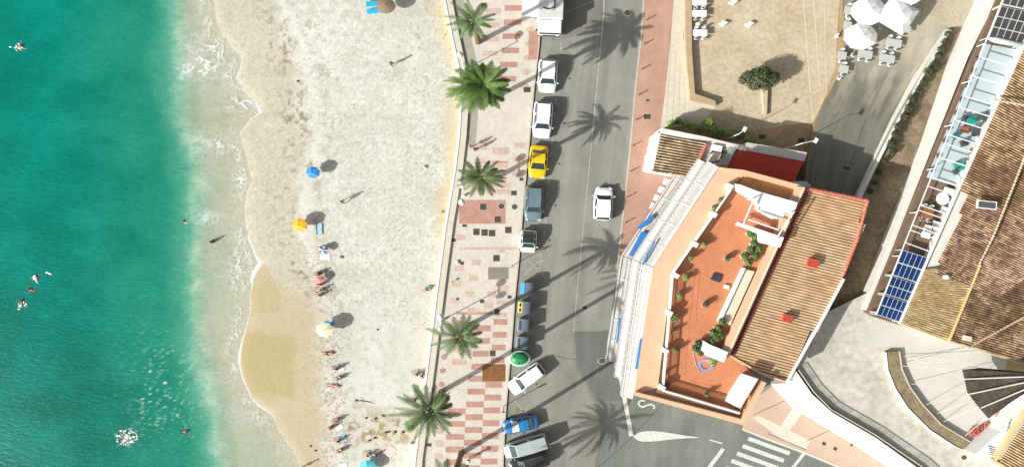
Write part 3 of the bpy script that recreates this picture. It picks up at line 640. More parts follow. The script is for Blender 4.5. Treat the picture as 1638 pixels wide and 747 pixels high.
# ================================================================ BUILDINGS
M_orange = mat('orange_render', C(238, 196, 160), 0.85, 0.05, 0.6, fine=0.06, fscale=5)
M_orange2 = mat('ochre_render', C(226, 164, 112), 0.85, 0.08, 0.8, fine=0.06)
M_terra = mat('terracotta_floor', C(220, 142, 100), 0.8, 0.12, 0.45, fine=0.10, fscale=4)
M_white = mat('white_paint', C(252, 252, 250), 0.6, 0.04, 2)
M_winglass = glassm('window_glass', (0.03, 0.04, 0.05))
M_shut = mat('white_frame', C(240, 240, 236), 0.6, 0.03)
def tile_roof(name, q, parent, pitch=0.40, course=0.42, crest=(240, 216, 184), trough=(176, 96, 66), var=0.2, amp=0.075, sp=6, thick=0.18, dirt=None, seed=3, clip=None, tb=0.62):
    """barrel tiles: q = four world corners (p00,p10,p11,p01), u (p00->p10) across the channels, v down the channels"""
    p00, p10, p11, p01 = [Vector(p) for p in q]
    Lu = max((p10-p00).length, (p11-p01).length); Lv = max((p01-p00).length, (p11-p10).length)
    nu = int(Lu/pitch)*sp+1; nc = max(2, int(Lv/course)); vs_ = []
    for k in range(nc): vs_ += [(k+0.02)/nc, (k+0.98)/nc]
    U, V = np.meshgrid(np.linspace(0, 1, nu), np.array(vs_)); a = np.array
    pos = (a(p00)*(1-U)[..., None]*(1-V)[..., None]+a(p10)*U[..., None]*(1-V)[..., None]+a(p11)*U[..., None]*V[..., None]+a(p01)*(1-U)[..., None]*V[..., None])
    nn = (p10-p00).cross(p01-p00).normalized()
    if nn.z < 0: nn = -nn
    iu = np.floor(U*Lu/pitch+0.5); ic = np.repeat(np.arange(nc), 2)[:, None]+0*U
    ph = U*Lu/pitch*2*math.pi
    jit = vnoise(iu*1.0+0.01, ic*1.0+0.01, seed)
    hgt = amp*np.cos(ph)+np.tile([0.0, 0.018], nc)[:, None]+0.02*(jit-0.5)
    pos = pos+hgt[..., None]*a(nn)
    t = np.clip(tb+1.3*np.cos(ph)+0.25*(jit-0.5), 0, 1)
    c = lerp(A3(*trough)*np.ones(U.shape+(3,)), A3(*crest)*np.ones(U.shape+(3,)), t)
    j2 = vnoise(iu*1.0+0.3, ic*1.0+0.3, seed+5)*1.0
    c = c*(1+var*2*(j2-0.5))[..., None]
    wx, wy = pos[..., 0], pos[..., 1]
    if dirt is not None:
        dc, dl, ds = dirt; dn = sstep(0.42, 0.66, fbm(wx/ds, wy/ds, seed+9, 4)); c = lerp(c, A3(*dc)*np.ones_like(c), dn*dl*(0.5+0.5*j2))
    ny, nx = U.shape; idx = np.arange(nx*ny).reshape(ny, nx)
    qd = np.stack([idx[1:, :-1], idx[1:, 1:], idx[:-1, 1:], idx[:-1, :-1]], -1).reshape(-1, 4)
    co = pos.reshape(-1, 3)
    if clip is not None:
        cen = co[qd].mean(1); f = PPM*H/(H-cen[:, 2]); keep = inpoly(cen[:, 0]*f+W0/2, H0/2-cen[:, 1]*f, clip); qd = qd[keep]
    off = Vector((0, 0, 0)); p_ = parent
    while p_: off += p_.location; p_ = p_.parent
    co = co-np.array(off)
    me = bpy.data.meshes.new(name); me.vertices.add(len(co)); me.vertices.foreach_set('co', co.ravel())
    me.loops.add(qd.size); me.loops.foreach_set('vertex_index', qd.ravel().astype(np.int32)); me.polygons.add(len(qd)); me.polygons.foreach_set('loop_start', np.arange(0, qd.size, 4, dtype=np.int32)); me.update(calc_edges=True)
    ca = me.color_attributes.new('col', 'FLOAT_COLOR', 'POINT'); ca.data.foreach_set('color', np.concatenate([np.clip(c, 0.01, 0.85), np.ones(U.shape+(1,))], -1).astype(np.float32).ravel())
    if 'roof_tiles' not in MATS: MATS['roof_tiles'] = attr_mat('roof_tiles', 0.9, 0.2, 8, 0.0, 0.2)
    me.materials.append(MATS['roof_tiles']); o = bpy.data.objects.new(name, me); COL.objects.link(o); o.parent = parent
    return o
def window(parent, a, b, z0, z1, out):
    """window with frame on a vertical wall from a to b (world xy), out = outward normal"""
    a = Vector((a[0], a[1], 0)); b = Vector((b[0], b[1], 0)); o = Vector((out[0], out[1], 0)).normalized()
    f = MB(); zm = (z0+z1)/2
    for z in (z0, z1): f.bar(a+o*0.04+Vector((0, 0, z)), b+o*0.04+Vector((0, 0, z)), 0.08)
    for p in (a, b, (a+b)/2): f.bar(p+o*0.04+Vector((0, 0, z0)), p+o*0.04+Vector((0, 0, z1)), 0.08)
    w_ = f.build('window', M_shut, parent, world=True)
    g = MB(); g.bar(a.lerp(b, 0.02)+o*0.01+Vector((0, 0, zm)), b.lerp(a, 0.02)+o*0.01+Vector((0, 0, zm)), 0.03, z1-z0-0.08); g.build('pane', M_winglass, w_, world=True)
    return w_
# ---------------------------------------------------------------- the orange apartment building
T = 7.8; SL = 0.40
bd = thing('apartment_building', 'orange apartment building with a terracotta roof terrace, striped white awnings and a tiled roof', 'building', P(1150, 470, 0))
RO = [(1150, 268), (1045, 428), (1014, 632), (1190, 680), (1226, 612), (1262, 606), (1262, 560), (1286, 300)]
body = [(1150, 268), (1045, 428), (1014, 632), (1190, 678), (1222, 613), (1163, 560), (1286, 300)]
hole = None
MB().pprism(body, 0, T-SL).build('wall', M_orange, bd, world=True)
# east wing under the tiles: outline of the roof edge, sloping from west to east
ew = [(1283, 304, 7.1), (1160, 566, 7.1), (1256, 604, 6.7), (1316, 498, 6.7), (1343, 438, 6.7), (1366, 380, 6.7), (1383, 324, 6.7)]
MB().prism([P(a, b, z)[:2] for a, b, z in ew], 0, [z-0.35 for a, b, z in ew]).build('east_wing_wall', M_orange, bd, world=True)
# roof deck: terrace floor and rim laid on the body
MB().sheet([(1165, 296), (1080, 434), (1058, 628), (1182, 660), (1222, 613), (1163, 560), (1286, 300)], T-SL+0.03).build('terrace_floor', M_terra, bd, world=True)
rim = MB()
rim.pprism([(1151, 268), (1045, 428), (1075, 436), (1172, 296), (1190, 281)], T-SL+0.005, T)
rim.pprism([(1045, 428), (1014, 632), (1052, 620), (1075, 436)], T-SL+0.005, T+0.004)
rim.pprism([(1151, 268), (1190, 281), (1276, 302), (1280, 296), (1190, 272)], T-SL+0.005, T+0.25)
rim.build('roof_rim', M_orange, bd, world=True)
MB().pprism([(1052, 620), (1049, 627), (1182, 664), (1192, 640), (1184, 657)], T-SL+0.005, T+0.05).build('south_rim', M_orange, bd, world=True)
MB().pprism([(1014, 632), (1190, 680), (1226, 612), (1220, 610), (1186, 670), (1018, 627)], T-SL-0.5, T+0.75).build('south_parapet', M_orange, bd, world=True)
MB().pprism([(1190, 281), (1178, 296), (1268, 320), (1276, 302)], T-SL+0.01, T-0.2).build('north_strip', M_orange2, bd, world=True)
MB().pprism([(1275, 298), (1288, 300), (1168, 566), (1154, 562)], T-SL+0.006, T+0.45).build('parapet', M_orange, bd, world=True)
MB().band([(1287, 300), (1166, 564)], 2.2, 6.6, T+0.53).build('coping', mat('cream_coping', C(246, 228, 204), 0.7), bd, world=True)
MB().band([(1163, 566), (1190, 582), (1224, 600), (1254, 610)], 3, 5.5, T-0.3).build('parapet', M_orange, bd, world=True)
# tiled roof (channels run west to east)
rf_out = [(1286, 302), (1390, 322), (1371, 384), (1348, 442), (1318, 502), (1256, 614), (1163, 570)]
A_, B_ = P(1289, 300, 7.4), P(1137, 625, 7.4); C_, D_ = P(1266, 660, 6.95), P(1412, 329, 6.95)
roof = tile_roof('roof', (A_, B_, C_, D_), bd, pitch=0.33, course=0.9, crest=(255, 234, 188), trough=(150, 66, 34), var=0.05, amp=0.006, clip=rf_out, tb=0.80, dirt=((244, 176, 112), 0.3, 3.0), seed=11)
M_redt = mat('red_ridge_tile', C(206, 92, 70), 0.85, 0.35, 2.5, fine=0.3, fscale=6, col2=C(232, 160, 132))
rg = MB()
for pts, z0, z1 in (([(1290, 301), (1389, 321)], 7.5, 7.1), ([(1388, 321), (1371, 384), (1348, 441)], 7.1, 7.1)):
    L_ = [P(a, b, z0+(z1-z0)*i/(len(pts)-1)) for i, (a, b) in enumerate(pts)]
    for a, b in zip(L_, L_[1:]):
        n_ = max(1, int((b-a).length/0.4))
        for i in range(n_): rg.tube([a.lerp(b, i/n_), a.lerp(b, (i+0.96)/n_)], [0.2, 0.16], 8)
rg.build('ridge_tiles', M_redt, roof, world=True)
rg = MB()
L_ = [P(1291, 306, 7.52), P(1170, 568, 7.52)]
n_ = int((L_[1]-L_[0]).length/0.33)
for i in range(n_):
    p = L_[0].lerp(L_[1], (i+0.3)/n_); rg.tube([p+Vector((-0.1, -0.02, 0)), p+Vector((0.32, -0.06, -0.03))], [0.13, 0.11], 6)
rg.build('flashing_tiles', mat('maroon_tile', C(150, 66, 62), 0.85, 0.3, 3), roof, world=True)
MB().band([(1350, 446), (1320, 502), (1258, 612)], 4, 6.0, 7.12).build('eave_edge', M_white, roof, world=True)
for (x, y, s, lab) in ((1299, 421, 15, 'larger'), (1259, 509, 13, 'smaller')):
    p = P(x, y, 7.5); ch = MB().box((p.x, p.y, 7.3), (s/PPM*0.88, s/PPM*0.72, 1.0), rz=-0.25).build('chimney', mat('red_chimney', C(214, 84, 46), 0.8, 0.2, 2), roof, world=True)
    MB().box((p.x, p.y, 7.84), (s/PPM*1.0, s/PPM*0.84, 0.08), rz=-0.25).build('chimney_cap', mat('red_cap', C(196, 76, 46), 0.8, 0.25, 3, fine=0.3), ch, world=True)
# facade geometry
def W2(px, py, z=T): v = P(px, py, z); return Vector((v.x, v.y, 0))
FA, FB, FC, FD, FE = W2(1150, 268), W2(1045, 428), W2(1014, 632), W2(1190, 678), W2(1222, 613)
def nrm(a, b): d = (b-a).normalized(); return Vector((-d.y, d.x, 0)) if False else Vector((d.y, -d.x, 0))
n1 = -Vector(((FB-FA).normalized().y*-1, (FB-FA).normalized().x, 0)); 
def outn(a, b):
    d = (b-a).normalized(); n_ = Vector((d.y, -d.x, 0)); c = W2(1130, 460)
    return n_ if (a-c).dot(n_) > 0 else -n_
nAB, nBC, nCD, nDE = outn(FA, FB), outn(FB, FC), outn(FC, FD), outn(FD, FE)
mit = (nAB+nBC)/(1+nAB.dot(nBC))
UP = Vector((0, 0, 1))
levels = [(2.9, 3.1, 0.78, 'lowest'), (4.6, 2.1, 0.88, 'middle'), (6.4, 1.3, 1.0, 'top')]
M_awn = mat('white_awning', C(236, 232, 224), 0.75, 0.07, 0.8, fine=0.08, fscale=6)
M_awng = mat('greyish_awning', C(206, 206, 200), 0.75, 0.10, 0.9, fine=0.12, fscale=5)
M_awnp = mat('pinkish_awning', C(228, 212, 202), 0.75, 0.07, 0.8, fine=0.08, fscale=6)
M_blue = mat('blue_awning', C(28, 122, 190), 0.7, 0.08, 1.2)
for z, d, tend, nm in levels:
    for (a, b, na, seg) in ((FA, FB, nAB, 0), (FB, FC, nBC, 1)):
        b2 = b if seg == 0 else a.lerp(b, tend+0.03)
        oa = na*d if seg == 0 else mit*d; ob = mit*d if seg == 0 else na*d
        s = MB(); s.prism([a[:2], b2[:2], (b2+ob)[:2], (a+oa)[:2]], z-0.42, z-0.22); s.build('balcony_slab', mat('balcony_tiles', C(140, 122, 112), .8, .1, 1), bd, world=True)  # slab colour darkened to stand in for shade in the awning gaps
        # railing
        r_ = MB(); L_ = ((b2+ob)-(a+oa)).length
        for h in (0.05, 0.75): r_.bar(a+oa*0.97+UP*(z-0.2+h), b2+ob*0.97+UP*(z-0.2+h), 0.05)
        for i in range(int(L_/0.5)+1):
            q = (a+oa*0.97).lerp(b2+ob*0.97, i/int(L_/0.5)); r_.bar(q+UP*(z-0.22), q+UP*(z+0.55), 0.04)
        r_.build('balcony_railing', M_white, bd, world=True)
        # awning in strips from the facade outwards, with gaps
        if z < 6: ns = 4 if z < 4 else 3
        else: ns = 3
        zt = z+(1.5 if z < 6 else 1.1); zb = z+(0.9 if z < 6 else 0.75)
        if z < 4: zt, zb = z+0.9, z+0.35
        for k in range(ns):
            t0 = 0.02+k/ns*0.98; t1 = 0.02+(k+0.86)/ns*0.98
            za = zt+(zb-zt)*t0; zc = zt+(zb-zt)*t1
            pts = [a+oa*t0+UP*za, b2+ob*t0+UP*za, b2+ob*t1+UP*zc, a+oa*t1+UP*zc]
            s = MB(); s.add(pts+[p-UP*0.04 for p in pts], [(0, 1, 2, 3), (7, 6, 5, 4), (0, 4, 5, 1), (1, 5, 6, 2), (2, 6, 7, 3), (3, 7, 4, 0)])
            mm = (M_awn, M_awng, M_awnp)[(k+seg+int(z)) % 3] if seg == 0 else (M_awn, M_awn, M_awng)[(k+int(z)) % 3]
            s.build('awning_strip', mm, bd, world=True)
            pv = MB().bar(pts[3]+UP*0.03, pts[2]+UP*0.03, 0.07).build('awning_bar', M_white, bd, world=True)
        # cross beams
        cb = MB(); nb = 5
        for i in range(nb+1):
            q = a.lerp(b2, i/nb); o = oa.lerp(ob, i/nb); cb.bar(q+UP*(zt+0.04), q+o+UP*(zb+0.04), 0.06)
        cb.build('awning_beams', M_white, bd, world=True)
        # windows on the facade behind
        nw = 4
        for i in range(nw):
            t0 = (i+0.2)/nw; t1 = (i+0.8)/nw
            window(bd, a.lerp(b, t0)+na*0.03, a.lerp(b, t1)+na*0.03, z-2.4 if z < 4 else z-1.5, z-0.5, na)
for (a, b, na, nw) in ((FC, FD, nCD, 4), (FD, FE, nDE, 1)):
    for z in (0.2, 2.7, 5.0):
        for i in range(nw): window(bd, a.lerp(b, (i+0.25)/nw), a.lerp(b, (i+0.75)/nw), z+0.5, z+2.1, na)
def blue(pts):
    ps = [P(a, b, z) for a, b, z in pts]; n_ = len(ps)
    s = MB().add(ps+[p-UP*0.03 for p in ps], [tuple(range(n_)), tuple(range(n_, 2*n_))[::-1]]+[(i, i+n_, (i+1) % n_+n_, (i+1) % n_) for i in range(n_)])
    tag(s.build('blue_awning', M_blue, bd, world=True), 'bright blue awning panel')
blue([(1026, 370, 3.75), (1038, 374, 3.9), (1019, 413, 3.8), (1006, 408, 3.6)])
blue([(1044, 342, 3.8), (1046, 349, 3.9), (1027, 366, 3.8), (1017, 366, 3.5)])
blue([(990, 508, 3.7), (1000, 509, 3.9), (996, 550, 3.9), (986, 548, 3.7)])
blue([(1024, 541, 7.7), (1029, 541, 7.8), (1021, 591, 7.8), (1016, 590, 7.7)])
blue([(1047, 384, 7.65), (1049, 386, 7.7), (1029, 424, 7.6), (1026, 423, 7.5)])
# terrace railing: posts, rails, piers
tr_pts = [(1170, 298), (1074, 436), (1058, 622), (1180, 658)]
rl = MB()
for a, b in zip(tr_pts, tr_pts[1:]):
    A = P(*a, T); B = P(*b, T)
    rl.bar(A+UP*0.85, B+UP*0.85, 0.2, 0.07); rl.bar(A+UP*0.2, B+UP*0.2, 0.12, 0.06); n_ = int((B-A).length/0.22)
    for i in range(n_+1): q = A.lerp(B, i/n_); rl.bar(q+UP*0.0, q+UP*0.85, 0.07)
rl.build('terrace_railing', M_white, bd, world=True)
for (x, y) in ((1168, 298), (1143, 343), (1113, 391), (1082, 441), (1072, 501), (1065, 562), (1060, 621)):
    p = P(x, y, T+1.1); MB().box((p.x, p.y, T+0.5), (0.62, 0.5, 1.0), rz=-0.5).build('railing_pier', M_white, bd, world=True)
# white stair head and frames on the terrace
sh = MB(); sh.pprism([(1176, 294), (1186, 296), (1212, 306), (1276, 324), (1270, 342), (1216, 330), (1206, 318), (1180, 304)], T-SL, T+1.1)
sh.build('stair_head', M_white, bd, world=True)
MB().pprism([(1210, 333), (1218, 328), (1256, 341), (1252, 349), (1238, 350), (1226, 343)], T-SL, T+0.6).build('stair_step', M_white, bd, world=True)
fr = MB(); zf = T+1.9
fp = {k: P(x, y, zf) for k, (x, y) in dict(a=(1206, 318), b=(1188, 360), c=(1268, 340), d=(1240, 385), e=(1196, 351), f=(1246, 368)).items()}
for i, j in (('a', 'b'), ('c', 'd'), ('e', 'f')): fr.bar(fp[i], fp[j], 0.13)
for k in 'abcd': fr.bar((fp[k].x, fp[k].y, T-SL), fp[k], 0.1)
fr.build('pergola_frame', M_white, bd, world=True)
MB().pprism([(1176, 359), (1180, 355), (1254, 380), (1248, 396), (1214, 388), (1212, 374)], T+1.0, T+1.15).build('white_canopy', M_white, bd, world=True)
MB().pprism([(1212, 374), (1254, 382), (1248, 394), (1214, 386)], T-SL, T+0.98).build('canopy_wall', M_white, bd, world=True)
MB().pprism([(1126, 545), (1136, 551), (1165, 563), (1158, 580), (1132, 570), (1122, 560)], T-SL, T+0.9).build('white_counter', mat('bluish_white', C(232, 238, 242), 0.6, 0.03), bd, world=True)
MB().pprism([(1187, 597), (1213, 606), (1184, 653), (1160, 641)], T+0.95, T+1.1).build('bench_canopy', M_white, bd, world=True)
MB().pprism([(1190, 601), (1209, 607), (1184, 647), (1165, 640)], T-SL, T+0.94).build('canopy_base', M_white, bd, world=True)
MB().pprism([(1189, 430), (1207, 434), (1168, 520), (1150, 512)], T-SL, T+0.1).build('planter_ledge', mat('cream_ledge', C(240, 228, 200), 0.8, 0.05), bd, world=True)
MB().pprism([(1189, 428), (1193, 429), (1153, 515), (1149, 513)], T-SL, T+0.35).build('ledge_wall', M_white, bd, world=True)
MB().pprism([(1142, 437), (1155, 441), (1151, 452), (1137, 447)], T-SL+0.03, T-0.15).build('roof_hatch', mat('dark_hatch', C(62, 66, 80), 0.5), bd, world=True)
MB().pprism([(1160, 455), (1167, 457), (1166, 463), (1158, 461)], T-SL, T-0.1).build('drain_box', M_white, bd, world=True)
sm = MB()
for a, b in (((1112, 433), (1101, 540)), ((1120, 433), (1113, 520)), ((1112, 433), (1160, 455)), ((1104, 608), (1145, 618)), ((1101, 540), (1096, 590))): line(sm, a, b, 0.8, T-SL+0.034)
sm.build('floor_joint', mat('brown_joint', C(196, 104, 66), 0.8), bd, world=True)
# four small canopies by the ground floor
for i, (x, y) in enumerate(((1068, 292), (1060, 305), (1053, 318), (1047, 331))):
    p = P(x, y, 2.4); t = thing('canopy', ['topmost', 'second', 'third', 'lowest'][i]+' of four small white canopies beside the striped awnings', 'canopy', (p.x, p.y, 0.12), -0.35, 'small white canopies')
    MB().add([(-.55, -.36, 2.3), (.55, -.36, 2.5), (.55, .36, 2.5), (-.55, .36, 2.3), (-.55, -.36, 2.25), (.55, -.36, 2.45), (.55, .36, 2.45), (-.55, .36, 2.25)], [(0, 1, 2, 3), (7, 6, 5, 4), (0, 4, 5, 1), (1, 5, 6, 2), (2, 6, 7, 3), (3, 7, 4, 0)]).build('cloth', M_white, t)
    MB().tube([(0, 0, 0), (0, 0, 2.35)], 0.03, 6).build('pole', M_white, t)
# ---------------------------------------------------------------- low annex with tile roof and dark red flat roof
lb = thing('low_annex', 'low white annex with a small tiled roof and a dark red flat roof', 'building', P(1160, 250))
ZL = 4.0
MB().pprism([(1060, 208), (1288, 250), (1268, 296), (1160, 275), (1110, 284), (1042, 272)], 0, ZL-0.35).build('wall', M_white, lb, world=True)
MB().pprism([(1058, 205), (1128, 219), (1196, 236), (1194, 242), (1126, 227), (1056, 213)], 0, ZL+0.1).build('north_parapet', M_wallw, lb, world=True)
MB().pprism([(1195, 228), (1291, 244), (1287, 258), (1190, 240)], 0, ZL+0.3).build('grey_parapet', mat('weathered_white', C(206, 204, 196), 0.85, 0.15, 1.5, fine=0.2, fscale=4), lb, world=True)  # greyer, mottled white beside the other parapets
MB().pprism([(1050, 212), (1057, 214), (1045, 272), (1037, 270)], 0, ZL).build('west_parapet', M_white, lb, world=True)
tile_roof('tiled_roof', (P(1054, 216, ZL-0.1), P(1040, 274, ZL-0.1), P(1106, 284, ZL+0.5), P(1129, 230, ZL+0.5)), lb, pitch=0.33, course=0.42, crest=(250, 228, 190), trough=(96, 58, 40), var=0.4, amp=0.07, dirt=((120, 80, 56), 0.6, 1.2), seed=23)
MB().band([(1130, 230), (1107, 280)], 3.5, ZL-0.3, ZL+0.55).build('ridge_tiles', mat('pink_red_ridge', C(222, 120, 96), 0.8, 0.2, 3), lb, world=True)
MB().pprism([(1176, 237), (1286, 259), (1269, 292), (1160, 272)], ZL-0.34, ZL-0.1).build('red_roof', mat('dark_red_membrane', C(205, 74, 50), 0.8, 0.10, 0.5), lb, world=True)
MB().pprism([(1134, 228), (1176, 236), (1160, 272), (1112, 272)], ZL-0.34, ZL-0.15).build('patio_roof', mat('cream_patio', C(236, 226, 206), 0.85, 0.1, 0.8), lb, world=True)
MB().pprism([(1166, 236), (1178, 238), (1164, 266), (1154, 264)], ZL-0.2, ZL+0.2).build('glazed_vent', mat('pale_blue_vent', C(176, 188, 190), 0.5), lb, world=True)
mb = MB()
for a, b in (((1138, 240), (1170, 246)), ((1142, 236), (1138, 246)), ((1156, 240), (1154, 254)), ((1166, 244), (1160, 262)), ((1134, 262), (1150, 258))): mb.bar(P(*a, ZL+0.1), P(*b, ZL+0.1), 0.18, 0.1)
mb.build('roof_pipes', mat('dark_pipe', C(70, 66, 60), 0.7), lb, world=True)
MB().pprism([(1140, 231), (1156, 234), (1154, 243), (1138, 240)], ZL-0.2, ZL+0.45).build('roof_box', M_white, lb, world=True)
for i, (x, y) in enumerate(((1044, 226), (1041, 240), (1037, 254))):
    p = P(x, y, 2.8); MB().add([(p.x-.35, p.y-.36, 2.5), (p.x+.45, p.y-.36, 2.8), (p.x+.45, p.y+.36, 2.8), (p.x-.35, p.y+.36, 2.5), (p.x-.35, p.y-.36, 2.4), (p.x+.45, p.y-.36, 2.7), (p.x+.45, p.y+.36, 2.7), (p.x-.35, p.y+.36, 2.4)], [(0, 1, 2, 3), (7, 6, 5, 4), (0, 4, 5, 1), (1, 5, 6, 2), (2, 6, 7, 3), (3, 7, 4, 0)]).build('window_canopy', M_white, lb, world=True)
t = thing('side_roof', 'small pale blue white roof piece between the dark red roof and the tiled roof', 'roof', P(1284, 296))
MB().pprism([(1272, 290), (1290, 290), (1298, 298), (1280, 299), (1270, 297)], 0, 5.2).build('roof_slab', mat('pale_blue_roof', C(206, 222, 232), 0.6), t, world=True)
# ---------------------------------------------------------------- right building: tiled roofs and terraces
raise_begin(3.2)
rb = thing('villa', 'long villa with broad brown tiled roofs beside glazed terraces and solar panels', 'building', P(1580, 330))
ZG, ZR = 3.0, 4.6
G0, G1 = (1652, 40), (1441, 516)
MB().pprism([(1652, 44), (1443, 514), (1640, 572), (1760, 600), (1900, 60), (1700, -60)], 0, ZG-0.3).build('wall', M_wallw, rb, world=True)
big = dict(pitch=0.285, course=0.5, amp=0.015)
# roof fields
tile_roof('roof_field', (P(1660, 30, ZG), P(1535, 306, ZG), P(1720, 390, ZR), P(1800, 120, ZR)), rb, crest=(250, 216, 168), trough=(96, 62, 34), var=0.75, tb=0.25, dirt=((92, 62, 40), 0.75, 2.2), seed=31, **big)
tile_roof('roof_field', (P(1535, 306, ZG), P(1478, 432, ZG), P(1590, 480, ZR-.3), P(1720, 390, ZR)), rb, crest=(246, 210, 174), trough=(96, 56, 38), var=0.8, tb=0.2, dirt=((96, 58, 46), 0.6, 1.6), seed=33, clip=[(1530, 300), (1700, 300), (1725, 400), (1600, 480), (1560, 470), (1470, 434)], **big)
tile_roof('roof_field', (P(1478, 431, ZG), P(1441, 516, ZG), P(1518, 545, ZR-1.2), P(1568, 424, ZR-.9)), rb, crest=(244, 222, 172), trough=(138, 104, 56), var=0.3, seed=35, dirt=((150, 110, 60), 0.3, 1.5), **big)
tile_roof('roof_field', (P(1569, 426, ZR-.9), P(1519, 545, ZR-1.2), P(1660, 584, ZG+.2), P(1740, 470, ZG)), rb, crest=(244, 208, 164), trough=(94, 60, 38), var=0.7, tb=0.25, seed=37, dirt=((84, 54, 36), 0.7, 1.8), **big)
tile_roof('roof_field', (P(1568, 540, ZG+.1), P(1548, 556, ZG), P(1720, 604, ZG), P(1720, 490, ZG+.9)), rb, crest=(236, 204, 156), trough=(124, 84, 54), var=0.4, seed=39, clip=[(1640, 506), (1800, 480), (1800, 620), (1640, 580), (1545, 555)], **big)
rg = MB()
for a, b, z0, z1 in (((1568, 424), (1518, 546), ZR-.75, ZR-1.05),):
    a = P(*a, z0); b = P(*b, z1); n_ = int((b-a).length/0.4)
    for i in range(n_): rg.tube([a.lerp(b, i/n_), a.lerp(b, (i+.97)/n_)], [0.17, 0.13], 8)
rg.build('ridge_tiles', mat('yellow_ridge', C(216, 186, 124), 0.85, 0.15, 3), rb, world=True)
for a, b, z0, z1 in (((1640, 250), (1590, 376), ZR-.15, ZR-.3), ((1590, 376), (1566, 424), ZR-.3, ZR-.7), ((1548, 556), (1642, 505), ZG+.2, ZG+.9), ((1590, 160), (1660, 172), ZG+.8, ZR)):
    a = P(*a, z0); b = P(*b, z1); n_ = int((b-a).length/0.4); rg = MB()
    for i in range(n_): rg.tube([a.lerp(b, i/n_), a.lerp(b, (i+.8)/n_)], [0.13, 0.10], 6)
    rg.build('ridge_tiles', mat('pale_ridge', C(216, 192, 160), 0.85, 0.2, 3), rb, world=True)
MB().band([(1657, 34), (1533, 306), (1440, 517)], 2.2, ZG-0.2, ZG+0.06).build('gutter', M_white, rb, world=True)
MB().band([(1440, 517), (1520, 546), (1640, 582), (1720, 600)], 2.5, ZG-0.6, ZG-0.02).build('south_eave', mat('cream_eave', C(222, 204, 170), 0.8), rb, world=True)
t = MB(); p = P(1578, 328, 4.15)
sk = t.box((p.x, p.y, p.z), (2.1, 0.9, 0.2), rz=-0.12, tilt=Matrix.Rotation(-0.1, 3, 'Y')).build('skylight', M_white, rb, world=True)
MB().box((p.x, p.y, p.z+0.09), (1.85, 0.7, 0.06), rz=-0.12, tilt=Matrix.Rotation(-0.1, 3, 'Y')).build('pane', glassm('skylight_glass', C(90, 90, 96)), sk, world=True)
p = P(1514, 443, 3.7); MB().lathe([(0.28, -0.3), (0.26, 0.2), (0.1, 0.32), (0, 0.34)], 10, c=p).build('roof_vent', M_white, rb, world=True)
p = P(1546, 541, 3.5); MB().box(p, (0.8, 0.6, 0.7), rz=-0.2).build('chimney', M_cream, rb, world=True)
# terraces between garden wall and roof : floor 0.9 m
ZT = 1.2
def lerp2(a, b, t): return (a[0]+(b[0]-a[0])*t, a[1]+(b[1]-a[1])*t)
W_a, W_b = (1612, -30), (1396, 504)          # outer (west) edge
E_a, E_b = (1660, 18), (1441, 514)
def edge(side, y):
    (a, b) = (W_a, W_b) if side == 0 else (E_a, E_b); t = (y-a[1])/(b[1]-a[1]); return (a[0]+(b[0]-a[0])*t, y)
tr = thing('roof_terrace', 'narrow terrace with white pergola beams between the garden wall and the brown tiled roof', 'terrace', P(1520, 250))
MB().pprism([(1620, -60), (1388, 500), (1400, 507), (1450, 522), (1680, -30)], 0, ZT).build('terrace_base', mat('terrace_brown', C(126, 104, 84), 0.85, 0.2, 0.8), tr, world=True)
sy = 13/46.0  # cross lines fall to the right
def cross(y): a = edge(0, y); b = edge(1, y+13); return a, b
f1 = MB(); a0, b0 = cross(70); a1, b1 = cross(286)
MB().pprism([(a0[0]+2, a0[1]), (b0[0]+12, b0[1]), (b1[0]+10, b1[1]+4), (a1[0]-2, a1[1]-2)], ZT, ZT+0.03).build('pale_blue_floor', mat('pale_blue_floor', C(200, 216, 220), 0.6, 0.05, 0.6, fine=0.03), tr, world=True)
bm_ = MB(); ZP = 2.65
A = P(1603, 0, ZP); B = P(1401, 504, ZP); bm_.bar(P(1616, -30, ZP), B, 0.1); bm_.bar(P(1646, 46, ZP), P(1437, 516, ZP), 0.12)
for y in (98, 128, 160, 178, 198, 222, 236, 258, 290, 304, 334, 342, 366, 374, 394, 406):
    a, b = cross(y-6); a = (a[0]+5, a[1]); bm_.bar(P(*a, ZP), P(b[0]-2, b[1]+2, ZP), 0.09)
for y in (70, 130, 200, 270, 340, 410, 500):
    a = edge(0, y); q = P(a[0]+4, a[1], ZP); bm_.bar((q.x, q.y, ZT), q, 0.09)
bm_.build('pergola_beams', M_white, tr, world=True)
